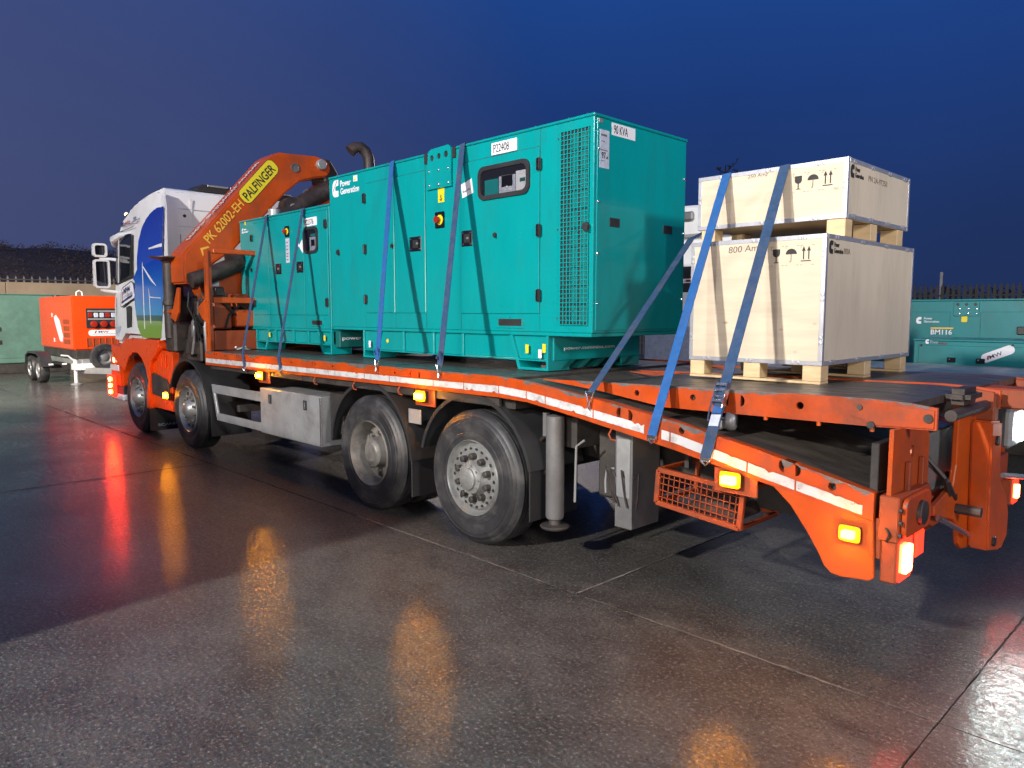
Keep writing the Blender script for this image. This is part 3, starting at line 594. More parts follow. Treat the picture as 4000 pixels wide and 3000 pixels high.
# rear posts, folding arms, lamps at the tail
pp = poly_holes([(.03, .86), (.03, 1.235), (.46, 1.215), (.56, 1.16), (.57, .80), (.30, .80)], [circ(.30, 1.10, .032, 12)], 'x', 2.985, 3.005, 'ramp_support', ORANGE, T)
for y in (.20, .40): bx('support_rib', ORANGE_D, pp, 3.006, 3.03, y, y+.03, .86, 1.06, .004)
bx('support_ledge', ORANGE_D, pp, 3.006, 3.05, .08, .52, .83, .845, .002)
bx('support_back', DARK, pp, 2.88, 2.92, .10, .56, .82, 1.15)
bx('rear_plate', GREY, T, 2.93, 2.95, .60, 1.24, .74, 1.13, .004)
bx('rear_plate', GREY, T, 2.93, 2.95, 1.74, 2.06, .56, 1.10, .004)
B().prism([(.90, 1.22), (1.30, 1.18), (1.33, .90), (1.38, .80), (1.54, .68), (1.60, .55), (1.60, .43), (1.53, .385), (1.47, .37), (1.10, .43), (1.04, .47), (1.00, .58), (.90, .64), (.55, .73), (.55, .78), (.86, .84), (.90, .95)], 'x', 3.02, 3.05).make('folding_arm', ORANGE, T, .006)
B().prism([(1.12, 1.18), (1.34, 1.16), (1.36, .9), (1.40, .80), (1.56, .69), (1.63, .57), (1.63, .42), (1.5, .36), (1.20, .42), (1.17, .60), (1.14, .9)], 'x', 3.052, 3.16).make('folding_arm', ORANGE, T, .012, seg=2)
for y, z in ((1.22, 1.06), (1.28, .46), (.93, .70)): B().cyl((3.05, y, z), (3.175, y, z), .028, 12).make('arm_pin', DARKB, T)
B().tube([(3.08, .52, .73), (3.08, 1.10, .52)], .017, 10).make('arm_rod', CHROME, T, smooth=True)
bx('pivot_box', ORANGE_D, T, 2.96, 3.05, .01, .46, .70, .92, .006)
B().prism(rrect(.04, .40, .72, .91, .04), 'x', 3.052, 3.075).make('pivot_plate', ORANGE_W, T, .004)
B().lathe([(0, .062), (.02, .058), (.02, .0)], (3.076, .24, .815), (1, 0, 0), 20).make('pivot_cap', DARKB, T, smooth=True)
for z in (.74, .80, .86): B().cyl((3.052, .015, z), (3.065, .015, z), .012, 8).make('bolt_head', DARK, T)
def tail_lamp(y0, y1, z0, z1, m):
    h = bx('tail_lamp', ORANGE_D, T, 2.97, 3.045, y0-.02, y1+.02, z0-.02, z1+.02, .008)
    B().prism(rrect(y0+.024, y1-.024, z0+.024, z1-.024, .02), 'x', 3.054, 3.070).make('lens', m, h); B().prism(rrect(y0-.012, y1+.012, z0-.012, z1+.012, .02), 'x', 3.046, 3.0535).make('lens_halo', RED_GLOW, h)  # second plate glows red around the lens as its halo
    return h
tail_lamp(.045, .20, .515, .70, TAIL)
tail_lamp(2.27, 2.40, .49, .63, TAIL)
bx('tail_reflector', RED_GLOW, T, 2.972, 2.99, .50, .62, .50, .64, .01)  # reflector given a red glow of its own
w = bx('work_lamp', GREYL, T, 3.02, 3.08, 1.98, 2.40, .90, 1.16, .02)
B().prism([(2.20+.15*math.cos(a*PI/10), 1.03+.10*math.sin(a*PI/10)) for a in range(20)], 'x', 3.082, 3.095).make('lens', WORK, w)
lamp('work_lamp_beam', 'SPOT', (3.14, 2.27, 1.03), (5.0, .1, 0), 75, (.85, 1, .96), .14, 110, .7)
B().tube([(3.04, 2.0, .72), (3.10, 2.6, .62)], .018, 8).make('grab_bar', GREYL, T, smooth=True)
for y, z in ((1.95, .60), (2.02, .50), (1.98, .42)): B().cyl((3.0, y, z), (3.03, y, z), .016, 8).make('bolt_head', CHROME, T)
# tie ring on the tail deck, small hooks below the rave
B().lathe([(.03*math.cos(a), .045+.018*math.sin(a)) for a in [2*PI*i/10 for i in range(11)]], (2.06, .22, 1.165), (1, .4, 0), 18).make('tie_ring', GREYL, T, smooth=True)
bx('tie_ring_base', GREYL, T, 1.96, 2.03, .16, .26, 1.11, 1.17, .01)
for x, z in ((-2.3, 1.13), (-1.6, 1.13), (-.9, 1.14), (1.35, 1.03)): B().tube([(x, .02, z+.03), (x-.01, .0, z-.01), (x+.01, .0, z-.04), (x+.03, .02, z-.045)], .006, 6).make('rope_hook', ORANGE_D, T, smooth=True)
for k, (y0, y1) in enumerate(((.60, 1.0), (.66, 1.15), (1.62, 1.95), (1.66, 2.05))): B().tube([(2.96, y0, 1.05-.05*k), (3.06, y0+.05, .92-.03*k), (3.05, (y0+y1)/2, .80-.04*k), (2.98, y1, .88)], .013, 6).make('hydraulic_hose', HOSE, T, smooth=True)
B().tube([(2.98, .03, .78), (3.02, -.005, .74), (3.0, .02, .70)], .008, 6).make('lamp_cable', HOSE, T, smooth=True)
bx('ramp_hinge', ORANGE_D, T, 2.96, 3.14, 1.24, 1.33, 1.16, 1.32, .01)
# side marker lamps
def side_lamp(x, z, w_, h_, y=-.015, m=AMBER):
    h = bx('side_marker', BLACK, T, x-w_/2-.02, x+w_/2+.02, y, y+.03, z-h_/2-.018, z+h_/2+.018, .003)
    B().prism(rrect(x-w_/2, x+w_/2, z-h_/2, z+h_/2, .006, 2), 'y', y-.036, y-.0065).make('lens', m, h)
    B().prism(rrect(x-w_/2-.022, x+w_/2+.022, z-h_/2-.020, z+h_/2+.020, .014, 3), 'y', y-.006, y-.0005).make('lens_halo', AMBER_HALO, h)  # plate wider than the lens, glowing amber as its halo
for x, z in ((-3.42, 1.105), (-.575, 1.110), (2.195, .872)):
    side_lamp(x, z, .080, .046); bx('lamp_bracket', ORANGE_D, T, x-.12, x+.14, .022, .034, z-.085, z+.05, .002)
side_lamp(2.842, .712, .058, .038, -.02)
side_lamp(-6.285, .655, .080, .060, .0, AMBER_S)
bx('number_tag', GREYL, T, -.83, -.66, .05, .055, .86, .98, 0)

# wheels
def wheel(x, side, style, inner=0.0):
    s = -1 if side == 'near' else 1
    yo = (.02+inner) if side == 'near' else (2.48-inner)
    d = (0, 1, 0) if side == 'near' else (0, -1, 0); D = Vector(d)
    ty = [(.014, .292), (.006, .315), (.006, .325), (.001, .328), (.002, .352), (.005, .355), (.001, .385), (-.001, .43), (.003, .433), (.006, .452), (.004, .456), (.018, .478), (.022, .480), (.032, .500), (.045, .508), (.06, .520)]
    tread = []
    for g in (.075, .125, .178, .228): tread += [(g-.007, .520), (g-.005, .507), (g+.005, .507), (g+.007, .520)]
    ty = ty+tread+[(.315-h, r) for h, r in reversed(ty)]
    if style == 'drive': rim = [(.012, .296), (-.002, .291), (.012, .284), (.055, .268), (.12, .262), (.150, .258), (.150, .238), (.140, .215), (.140, .15), (.09, .135), (.05, .125), (.045, .10), (.03, .08), (.03, .0)]
    elif style == 'tag': rim = [(.012, .296), (.0, .291), (.014, .284), (.050, .272), (.062, .262), (.050, .252), (.034, .240), (.030, .215), (.040, .185), (.040, .150), (.0, .125), (-.018, .120), (-.022, .105), (-.03, .088), (-.045, .084), (-.052, .07), (-.058, .045), (-.058, .0)]
    else: rim = [(.012, .296), (.0, .291), (.014, .284), (.055, .270), (.075, .255), (.048, .238), (.042, .20), (.050, .15), (.015, .12), (-.01, .105), (-.03, .085), (-.045, .06), (-.05, .0)]
    c = Vector((x, yo, .52))
    wm = B().lathe(rim, c, d, 40).make('wheel', RIM if style in ('tag', 'steer') else RIMD, T, smooth=True, at=c)
    B().lathe(ty, c, d, 56).make('tyre', RUBBER, wm, smooth=True, at=c)
    if inner: return
    R0, hh, off = (.168, .045, .038) if style != 'drive' else (.175, .045, .136)
    for k in range(10):
        a = 2*PI*(k+.5)/10; q = c+Vector((R0*math.cos(a), 0, R0*math.sin(a)))
        if style == 'tag': B().lathe([(off, .026), (off-hh, .025), (off-hh-.006, .018), (off-hh-.006, 0)], q, d, 12).make('wheel_nut', DARK, wm, smooth=True)
        else: B().lathe([(off, .020), (off-hh*.8, .017), (off-hh*.8, 0)], q, d, 6).make('wheel_nut', RIMD, wm)
    if side == 'near':
        nh, rh, w_, h_, oh = {'tag': (22, .226, .014, .010, .029), 'steer': (10, .215, .030, .022, .040), 'drive': (8, .212, .030, .020, .130)}[style]
        for k in range(nh):
            a = 2*PI*k/nh
            B().add([c+D*(oh)+Vector(((rh+h_*math.sin(t))*math.cos(a)-w_*math.cos(t)*math.sin(a), 0, (rh+h_*math.sin(t))*math.sin(a)+w_*math.cos(t)*math.cos(a))) for t in [2*PI*i/10 for i in range(10)]]+
                    [c+D*(oh-.004)+Vector(((rh+h_*math.sin(t))*math.cos(a)-w_*math.cos(t)*math.sin(a), 0, (rh+h_*math.sin(t))*math.sin(a)+w_*math.cos(t)*math.cos(a))) for t in [2*PI*i/10 for i in range(10)]],
                    [tuple(range(10)), tuple(range(19, 9, -1))]+[(i, (i+1) % 10, 10+(i+1) % 10, 10+i) for i in range(10)]).make('hand_hole', BLACK, wm)
        if style == 'tag':
            for k in range(10):
                a = 2*PI*k/10; q = c+Vector((.108*math.cos(a), 0, .108*math.sin(a))); B().lathe([(-.018, .010), (-.032, .009), (-.032, 0)], q, d, 6).make('hub_bolt', RIM, wm)
for side in ('near', 'far'):
    wheel(AX[0], side, 'steer'); wheel(AX[1], side, 'steer'); wheel(AX[2], side, 'drive'); wheel(AX[2], side, 'drive', .35); wheel(AX[3], side, 'tag')
# mudguards and flaps
def guard(x, r, a0, a1, y0, y1, m=BLACK, t=.012, lip=.03):
    n = 20; b = B()
    prof = [(0, r-lip), (0, r), (y1-y0, r), (y1-y0, r-t), (t, r-t), (t, r-lip)]
    # angle measured from +x upwards
    k = len(b.v)
    for j in range(n+1):
        a = a0+(a1-a0)*j/n
        for h, rr in prof: b.v.append(Vector((x+rr*math.cos(a), y0+h, .52+rr*math.sin(a))))
    q = len(prof)
    for j in range(n):
        for i in range(q): aa = k+j*q+i; bb = k+j*q+(i+1) % q; b.f.append((aa, bb, bb+q, aa+q))
    b.f.append(tuple(range(k, k+q))); b.f.append(tuple(range(k+n*q+q-1, k+n*q-1, -1)))
    return b.make('mudguard', m, T, smooth=True)
for y0, y1 in ((.025, .60), (1.9, 2.475)):
    guard(AX[1], .665, math.radians(4), math.radians(158), y0, y1)
    guard(AX[2], .648, math.radians(2), math.radians(176), y0, y1)
    guard(AX[3], .652, math.radians(13), math.radians(166), y0, y1)
for x, z0 in ((-.80, .22), (.595, .29), (-4.94, .24)):
    for y0 in (.05, 1.92): bx('mud_flap', BLACK, T, x-.006, x+.006, y0, y0+.52, z0, .66, .003)
# underrun rails and toolbox
B().prism([(-4.88, .905), (-3.57, .905), (-3.57, .80), (-4.795, .80), (-4.715, .56), (-3.57, .56), (-3.57, .47), (-4.75, .47)], 'y', .045, .07).make('side_guard', GREYL, T, .003)
tb = bx('toolbox', GREYL, T, -3.56, -2.25, .04, .50, .455, .960, .010)
bx('toolbox_lid_trim', CHROME, tb, -2.275, -2.247, .036, .045, .47, .95, .002)
for x in (-3.32, -2.56):
    l = bx('latch', BLACK, tb, x-.035, x+.035, .034, .041, .80, .90, .003); bx('latch_handle', CHROME, l, x-.016, x+.016, .024, .033, .815, .885, .003)
for x in (-4.2, -3.4): bx('guard_bracket', DARK, T, x-.03, x+.03, .07, .8, .62, .70)
B().prism([(-2.22, 1.0), (-1.98, 1.0), (-1.98, .62), (-2.22, .52)], 'y', .12, .55).make('battery_cover', DARK, T, .01)
# outrigger leg, spare box, mesh basket
og = B().lathe([(0, .0), (0, .058), (.015, .066), (.74, .066), (.755, .0)], (.705, .20, .315), (0, 0, 1), 22).make('outrigger_leg', GREY, T, smooth=True)
B().lathe([(0, 0), (0, .098), (.014, .108), (.022, .10), (.030, .045), (.07, .038), (.08, 0)], (.705, .20, .245), (0, 0, 1), 24).make('outrigger_foot', DARK, og, smooth=True)
B().tube([(.64, .20, .96), (.60, .21, .90), (.50, .22, .82), (.50, .22, .74), (.66, .20, .58)], .016, 8).make('leg_brace', DARKB, og, smooth=True)
bx('leg_bracket', GREY, og, .60, .635, .18, .22, .90, 1.07, .002)
bx('outrigger_beam', DARK, T, .60, .82, .30, 1.9, .82, 1.04)
sb = bx('support_box', GREY, T, 1.205, 1.345, .245, .56, .35, 1.02, .005)
bx('box_plate', GREYL, sb, 1.222, 1.332, .238, .2445, .56, .955, .002)
for a, b, c_ in ((1.22, 1.19, .70), (1.29, 1.28, .70), (1.19, 1.15, .72), (1.36, 1.42, .70)): B().tube([(a, .232, c_), (b, .215, c_+.05), ((a+b)/2+.015, .225, c_-.12), (a+.03, .23, c_-.20)], .006, 6).make('rope_strand', DARKB, sb, smooth=True)
B().tube([(1.20, .25, .745), (1.14, .24, .73), (1.13, .24, .65), (1.135, .24, .57)], .009, 6).make('box_handle', GREYL, sb, smooth=True)
B().tube([(.85, .25, .45), (.86, .25, .85), (.92, .27, .90)], .009, 6).make('leg_rod', GREYL, T, smooth=True)
bx('cross_tank', DARK, T, .85, 1.18, .50, 1.9, .45, .95, .02)
bk = thing('storage_basket', 'x', 'x', (1.92, .3, .70)); del bk['label']; del bk['category']; bk.parent = T; bk.location = W[bk.name]-W[T.name]
c0 = [(1.655, .83), (2.215, .795), (2.195, .575), (1.64, .625)]
for y in (.10, .55):
    for (a, b) in zip(c0, c0[1:]+c0[:1]): B().bar((a[0], y, a[1]), (b[0], y, b[1]), .03, .03).make('basket_frame', ORANGE_D, bk, .003)
for a in c0: B().bar((a[0], .1, a[1]), (a[0], .55, a[1]), .026, .026).make('basket_frame', ORANGE_D, bk, .003)
b = B()
for i in range(1, 15):
    t = i/15; b.bar((1.655+.56*t, .10, .83-.035*t), (1.64+.555*t, .10, .625-.05*t), .005, .005)
for i in range(1, 5):
    t = i/5; b.bar((1.655-.015*t, .10, .83-.205*t), (2.215-.02*t, .10, .795-.22*t), .005, .005)
b.make('basket_mesh', ORANGE_D, bk, kind='stuff')
B().prism([(1.80, .60), (1.86, .68), (2.02, .70), (2.12, .66), (2.16, .59)], 'y', .16, .46).make('tarpaulin', DARKB, bk, .02)
for x in (1.72, 2.12): bx('basket_hanger', DARK, T, x-.015, x+.015, .30, .34, .82, 1.04, 0)

# ------------------------------------------------------------------ cab
prof = [(-6.45, 1.40), (-6.45, 3.12), (-6.48, 3.40), (-6.52, 3.47), (-6.62, 3.50), (-7.1, 3.475), (-7.55, 3.40), (-7.86, 3.30), (-8.08, 3.18), (-8.20, 3.03), (-8.24, 2.88), (-8.36, 2.55), (-8.56, 2.14), (-8.66, 1.80), (-8.70, 1.30), (-8.24, 1.28), (-7.95, 1.40)]
bm = bmesh.new(); n = len(prof)
def cabv(x, y, z):
    if z > 2.75:
        f = (z-2.75)*.07+max(0, z-3.3)*.25; y = y+f if y < 1.25 else y-f
    fr = max(0, min(1, (-7.8-x)/.9))*.05
    y = y+fr if y < 1.25 else y-fr
    return (x, y, z)
A_ = [bm.verts.new(cabv(x, .03, z)) for x, z in prof]; Z_ = [bm.verts.new(cabv(x, 2.47, z)) for x, z in prof]
fa = bm.faces.new(A_); fz = bm.faces.new(Z_[::-1])
for i in range(n): bm.faces.new((A_[i], A_[(i+1) % n], Z_[(i+1) % n], Z_[i]))
bmesh.ops.recalc_face_normals(bm, faces=bm.faces)
bmesh.ops.bevel(bm, geom=list(fa.edges)+list(fz.edges), offset=.07, segments=4, affect='EDGES', clamp_overlap=True)
me = bpy.data.meshes.new('cab'); bm.to_mesh(me); bm.free(); cc = Vector((-7.5, 1.25, 2.3)); me.transform(Matrix.Translation(-cc))
cab = link('cab', me, WHITE, T, cc, True); cab.data.set_sharp_from_angle(angle=math.radians(50))
def cpoly(pts, y, m, name, par=cab, d=.006, **k):
    """flat panel on the near cab side, following its taper"""
    q = B(); nn = len(pts)
    q.v = [Vector(cabv(x, y, z)) for x, z in pts]+[Vector(cabv(x, y, z))-Vector((0, d, 0)) for x, z in pts]
    q.f = [tuple(range(nn)), tuple(range(2*nn-1, nn-1, -1))]+[(i, (i+1) % nn, nn+(i+1) % nn, nn+i) for i in range(nn)]
    return q.make(name, m, par, **k)
cpoly([(-8.235, 2.82), (-8.315, 2.60), (-8.39, 2.205), (-7.625, 2.32), (-7.525, 2.93), (-7.65, 2.94), (-8.11, 2.93)], .029, BLACK, 'window_surround')
wn = cpoly([(-8.235, 2.80), (-8.315, 2.60), (-8.385, 2.22), (-7.64, 2.335), (-7.545, 2.915), (-7.65, 2.925), (-8.10, 2.91)], .0225, GLASS, 'side_window')
cpoly([(-8.13, 2.88), (-8.10, 2.88), (-8.19, 2.24), (-8.23, 2.24)], .016, WHITE, 'window_bar', wn)
cpoly([(-7.84, 2.13), (-7.60, 2.15), (-7.62, 1.79), (-7.86, 1.77)], -1, BLACK, 'x') if False else None
cpoly([(-7.875, 1.865), (-7.66, 1.885), (-7.67, 1.57), (-7.89, 1.55)], .029, BLACK, 'vent_window')
cpoly([(-8.56, 1.555), (-8.28, 1.575), (-8.28, 1.50), (-8.37, 1.495), (-8.37, 1.42), (-8.42, 1.42), (-8.42, 1.48), (-8.56, 1.47)], .029, LABELG, 'door_handle')
cpoly([(-8.44, 2.02), (-8.43, 2.02), (-8.52, 1.42), (-8.53, 1.42)], .0285, BLACK, 'door_seam', d=.002)
cpoly([(-8.20, 3.005), (-8.20, 2.995), (-7.45, 3.02), (-7.45, 3.03)], .0285, BLACK, 'roof_seam', d=.002)
# printed wind farm artwork
m = bpy.data.materials.new('sky_print'); m.use_nodes = True; nn_ = m.node_tree; bs = nn_.nodes['Principled BSDF']; bs.inputs['Roughness'].default_value = .12; bs.inputs['Coat Weight'].default_value = .5
g = nn_.nodes.new('ShaderNodeNewGeometry'); s_ = nn_.nodes.new('ShaderNodeSeparateXYZ'); nn_.links.new(g.outputs['Position'], s_.inputs[0])
mr = nn_.nodes.new('ShaderNodeMapRange'); nn_.links.new(s_.outputs['Z'], mr.inputs[0]); mr.inputs['From Min'].default_value = 1.40; mr.inputs['From Max'].default_value = 3.2
rp = nn_.nodes.new('ShaderNodeValToRGB'); nn_.links.new(mr.outputs[0], rp.inputs[0]); e = rp.color_ramp
e.elements[0].position = 0; e.elements[0].color = (.20, .34, .04, 1); e.elements[1].position = 1; e.elements[1].color = (.006, .022, .26, 1)
for p, c_ in ((.10, (.18, .34, .06, 1)), (.145, (.26, .38, .16, 1)), (.15, (.06, .13, .10, 1)), (.19, (.05, .14, .16, 1)), (.195, (.06, .30, .55, 1)), (.35, (.025, .17, .55, 1)), (.6, (.010, .055, .40, 1))):
    q = e.elements.new(p); q.color = c_
nn_.links.new(rp.outputs[0], bs.inputs['Base Color']); PRINT = m
art = [(-6.72, 3.16), (-6.50, 3.20), (-6.25, 3.195), (-6.26, 2.82), (-6.285, 2.55), (-6.31, 2.05), (-6.46, 1.43), (-7.21, 1.42), (-7.38, 1.57), (-7.475, 1.94), (-7.42, 2.22), (-7.48, 2.28), (-7.30, 2.40), (-7.28, 2.57), (-7.19, 2.81), (-7.07, 2.98), (-6.90, 3.09)]
ap = cpoly(art, .026, PRINT, 'printed_panel')
def tl(pts, w0, w1, nm='turbine_print'):
    (x0, z0), (x1, z1) = pts; d = Vector((x1-x0, z1-z0)); nrm = Vector((-d.y, d.x)).normalized()
    cpoly([(x0+nrm.x*w0, z0+nrm.y*w0), (x1+nrm.x*w1, z1+nrm.y*w1), (x1-nrm.x*w1, z1-nrm.y*w1), (x0-nrm.x*w0, z0-nrm.y*w0)], .0195, WHITE, nm, ap, .001)
for p, a, b_ in ((((-7.07, 2.42), (-7.09, 1.55)), .013, .016), (((-7.07, 2.42), (-7.06, 2.50)), .014, .004), (((-7.06, 2.44), (-6.78, 2.26)), .010, .022), (((-6.78, 2.26), (-6.56, 2.15)), .022, .006), (((-6.78, 2.668), (-6.275, 2.69)), .010, .024),
                 (((-6.84, 1.99), (-6.83, 1.63)), .011, .014), (((-6.84, 2.0), (-6.86, 2.12)), .012, .003), (((-6.84, 2.0), (-6.40, 1.98)), .008, .004)): tl(p, a, b_)
# sign on the door
sg = cpoly([(-8.05, 2.16), (-7.62, 2.245), (-7.53, 2.235), (-7.49, 2.18), (-7.455, 2.03), (-7.48, 1.985), (-8.12, 1.865), (-8.20, 1.875), (-8.23, 1.92), (-8.13, 2.12)], .029, INK, 'door_sign', d=.003)
cpoly([(-8.04, 2.145), (-7.61, 2.23), (-7.545, 2.22), (-7.51, 2.17), (-7.475, 2.035), (-7.495, 2.0), (-8.12, 1.88), (-8.185, 1.89), (-8.205, 1.925), (-8.11, 2.11)], .0255, LABEL, 'sign_face', sg, .002)
def ctext(s, x, z, h, w_, m_, par, sl=.14, **k):
    o = text(s, cabv(x, .0220, z), ((1, -.045, sl), (0, .0, 1)), h, m_, par, w=w_, depth=.001, **k); return o
cpoly([(-8.08, 2.09), (-8.02, 2.11), (-8.07, 1.96), (-8.12, 1.94)], .0235, RED, 'sign_flash', sg, .001)
ctext('MW', -7.99, 2.055, .085, .36, NAVY, sg, bold=.015)
ctext('HIRE', -8.0, 1.995, .04, .17, LABELG, sg); ctext('GROUP', -7.80, 2.015, .045, .26, NAVY, sg)
cpoly([(-8.13, 1.95), (-7.56, 2.055), (-7.57, 2.02), (-8.14, 1.915)], .0235, NAVY, 'sign_bar', sg, .001)
def rtext(s, x, z, w_, m_):
    text(s, cabv(x, .018, z), ((1, -.08, .0), (0, .16, 1)), .075, m_, cab, w=w_, bold=.012)
rtext('www.', -8.05, 3.06, .20, NAVY); rtext('mwhire', -7.83, 3.07, .34, REDT); rtext('.com', -7.47, 3.085, .20, NAVY)
# back of the cab: panels, seams, roof deflector
for z in (2.97, 3.21): bx('rear_seam', LABELG, cab, -6.447, -6.443, .32, 2.2, z, z+.008, 0)
for y in (.48, 1.25): bx('rear_rib', WHITE, cab, -6.448, -6.444, y, y+.03, 2.0, 3.36, .008)
B().cyl((-6.47, .40, 3.12), (-6.44, .40, 3.12), .022, 12).make('rear_plug', BLACK, cab)
bx('rear_strip', BLACK, cab, -6.447, -6.441, .33, .337, 2.35, 2.86, 0)
d_ = B().prism([(.60, 3.505), (2.1, 3.49), (2.1, 3.60), (.70, 3.60)], 'x', -7.0, -6.56).make('roof_deflector', BLACK, cab, .012)
for k in range(4): bx('deflector_trim', GREYL, cab, -6.562, -6.545, .78+.33*k, 1.08+.33*k, 3.575, 3.60, .004)
cpoly([(-6.52, 1.40), (-6.52, 3.40), (-6.36, 3.42), (-6.25, 3.33), (-6.16, 3.18), (-6.13, 2.90), (-6.12, 2.0), (-6.20, 1.42)], .036, WHITE, 'side_deflector', cab, .008)
# front: windscreen, visor, lamp, mirrors
B().add([(-8.30, .16, 2.84), (-8.60, .16, 2.16), (-8.60, 2.34, 2.16), (-8.30, 2.34, 2.84), (-8.29, .16, 2.84), (-8.57, .16, 2.14), (-8.57, 2.34, 2.14), (-8.29, 2.34, 2.84)], [(0, 1, 2, 3), (7, 6, 5, 4), (0, 4, 5, 1), (1, 5, 6, 2), (2, 6, 7, 3), (3, 7, 4, 0)]).make('windscreen', GLASS, cab)
B().tube([(-7.72, .10, 2.955), (-8.0, .04, 2.945), (-8.3, .03, 2.90), (-8.50, .10, 2.86), (-8.60, .4, 2.85), (-8.62, 1.25, 2.85), (-8.60, 2.1, 2.85), (-8.5, 2.4, 2.86), (-8.2, 2.46, 2.92)], [.025, .045, .06, .065, .06, .06, .06, .06, .03], 10).make('sun_visor', WHITE, cab, smooth=True)
lp = B().lathe([(0, .0), (0, .035), (.03, .045), (.05, .03)], (-8.23, .24, 3.25), (-.3, -.6, .7), 12).make('roof_lamp', BLACK, cab, smooth=True)
B().lathe([(.05, .030), (.075, .022), (.08, 0)], (-8.23, .24, 3.25), (-.3, -.6, .7), 12).make('lens', MARK, lp, smooth=True)
B().tube([(-8.25, .5, 3.2), (-8.32, .5, 3.1), (-8.36, .5, 2.95)], .018, 8).make('horn_pipe', WHITE, cab, smooth=True)
def mirror(y0, y1, z0, z1, x=-8.52):
    h = poly_holes(rrect(y0, y1, z0, z1, .05, 5), [rrect(y0+.032, y1-.022, z0+.03, z1-.03, .03, 4)], 'x', x-.02, x+.035, 'mirror', WHITE, cab)
    B().prism(rrect(y0+.01, y1-.01, z0+.01, z1-.01, .04, 5), 'x', x-.07, x-.021).make('mirror_back', WHITE, h, .01)
    B().prism(rrect(y0+.033, y1-.023, z0+.031, z1-.031, .03, 4), 'x', x-.02, x-.01).make('mirror_glass', MIRROR, h)
mirror(-.225, .005, 2.16, 2.60); mirror(-.225, -.02, 2.635, 2.845)
for z, zz in ((2.61, 2.60), (2.13, 2.10)): B().tube([(-8.52, -.13, z), (-8.50, .0, zz+.01), (-8.42, .10, zz), (-8.36, .16, zz-.01)], [.02, .026, .026, .03], 8).make('mirror_arm', WHITE, cab, smooth=True)
B().tube([(-8.58, .3, 2.66), (-8.66, .34, 2.70), (-8.72, .40, 2.68)], [.03, .05, .05], 10).make('front_mirror', WHITE, cab, smooth=True)
# orange lower cab: wing, steps, bumper
wing = [(-8.66, 1.10), (-8.66, 1.28), (-8.24, 1.27), (-7.95, 1.385), (-7.75, 1.395), (-6.56, 1.405), (-6.56, 1.30), (-6.80, 1.13), (-6.92, 1.08), (-7.0, .80), (-7.02, .40), (-7.16, .40)]
arch = [(-7.561+.56*math.cos(a), .60+.60*math.sin(a)) for a in [math.radians(t) for t in (2, 20, 40, 60, 80, 100, 120, 140, 152)]]
B().prism(wing+[(-7.12, .62)]+arch[1:], 'y', .015, .50).make('front_wing', ORANGE_G, T, .012, smooth=True)
B().prism([(-7.0, .42), (-7.0, 1.10), (-6.82, 1.13), (-6.60, 1.26), (-6.22, 1.24), (-6.22, 1.0), (-6.26, .80), (-6.27, .42)], 'y', .07, .6).make('step_panel', ORANGE_G, T, .01)
for x in (-6.62, -6.54, -6.46): B().prism([(x, 1.02), (x+.035, 1.02), (x+.035, 1.20), (x, 1.20)], 'y', .05, .069).make('vent_rib', ORANGE_G, T, .006)
B().prism([(-6.98, .62), (-6.98, .90), (-6.90, .93), (-6.42, .86), (-6.34, .80), (-6.36, .58)], 'y', .045, .069).make('step_tread', DARK, T, .006)
bx('bumper', ORANGE_G, T, -8.82, -8.3, .04, 2.46, .62, 1.12, .03, seg=2)
bx('bumper_skirt', WHITE, T, -8.78, -8.25, .03, 2.47, .40, .50, .02)
bx('bumper_band', WHITE, T, -8.825, -8.4, .032, 2.468, .86, .96, .01)
bx('bumper_grille', BLACK, T, -8.74, -8.3, .06, 2.44, .50, .63, .01)
lc = bx('lamp_cluster', RED_GLOW, T, -8.80, -8.50, -.03, .028, .46, .80, .012)  # housing itself glows red as a halo around the lenses
for z in (.53, .63, .73): B().lathe([(0, .034), (.02, .030), (.025, 0)], (-8.64, -.031, z), (.25, -1, 0), 14).make('lens', REDL, lc, smooth=True)
bx('corner_marker', MARK, T, -8.60, -8.56, .012, .03, 1.0, 1.08, .004)
fl = bx('mud_flap', BLACK, T, -7.06, -7.05, .02, .58, .07, .40, .003)
text('SCANIA', (-7.049, .13, .135), XF, .035, LABELG, fl, w=.30, bold=.01)

# ------------------------------------------------------------------ loader crane folded across the truck behind the cab
bo = [(-.02, 2.54), (-.035, 2.36), (-.03, 2.15), (.20, 2.12), (.26, 2.34), (.42, 2.46), (.62, 2.60), (1.36, 3.40), (1.60, 3.60), (1.84, 3.68), (2.03, 3.72), (2.10, 3.83), (2.05, 3.95), (1.86, 3.985), (1.28, 3.955), (1.16, 3.87)]
bm_ = B().prism(bo, 'x', -5.86, -5.40).make('crane_boom', ORANGE, T, .022, seg=2)
dirv = Vector((0, 1.16, 1.30)).normalized(); upv_ = Vector((0, -dirv.z, dirv.y))
def crane_text(s, t, off, h, w_, m_, bold=.0, x=-5.396, par=bm_, **k):
    o_ = Vector((x, .30, 2.665))+dirv*t+upv_*off; return text(s, o_, (dirv, upv_), h, m_, par, w=w_, bold=bold, depth=.002, **k)
crane_text('PK 62002-EH', 0, -.005, .115, .72, GOLD, .012)
o_ = Vector((-5.399, .30, 2.665))
def cr_flat(x0, x1, z0, z1, r, m_, nm, dd): return flat([(a, b) for a, b in rrect(x0, x1, z0, z1, r, 6)], (dd, .30, 2.665), (dirv, upv_), m_, bm_, nm)
cr_flat(.750, 1.470, -.052, .165, .085, INK, 'sign_border', -5.3985); cr_flat(.757, 1.463, -.046, .159, .08, YELLOW, 'sign_plate', -5.3965)
crane_text('PALFINGER', .80, -.005, .115, .61, INK, .016, -5.3945)
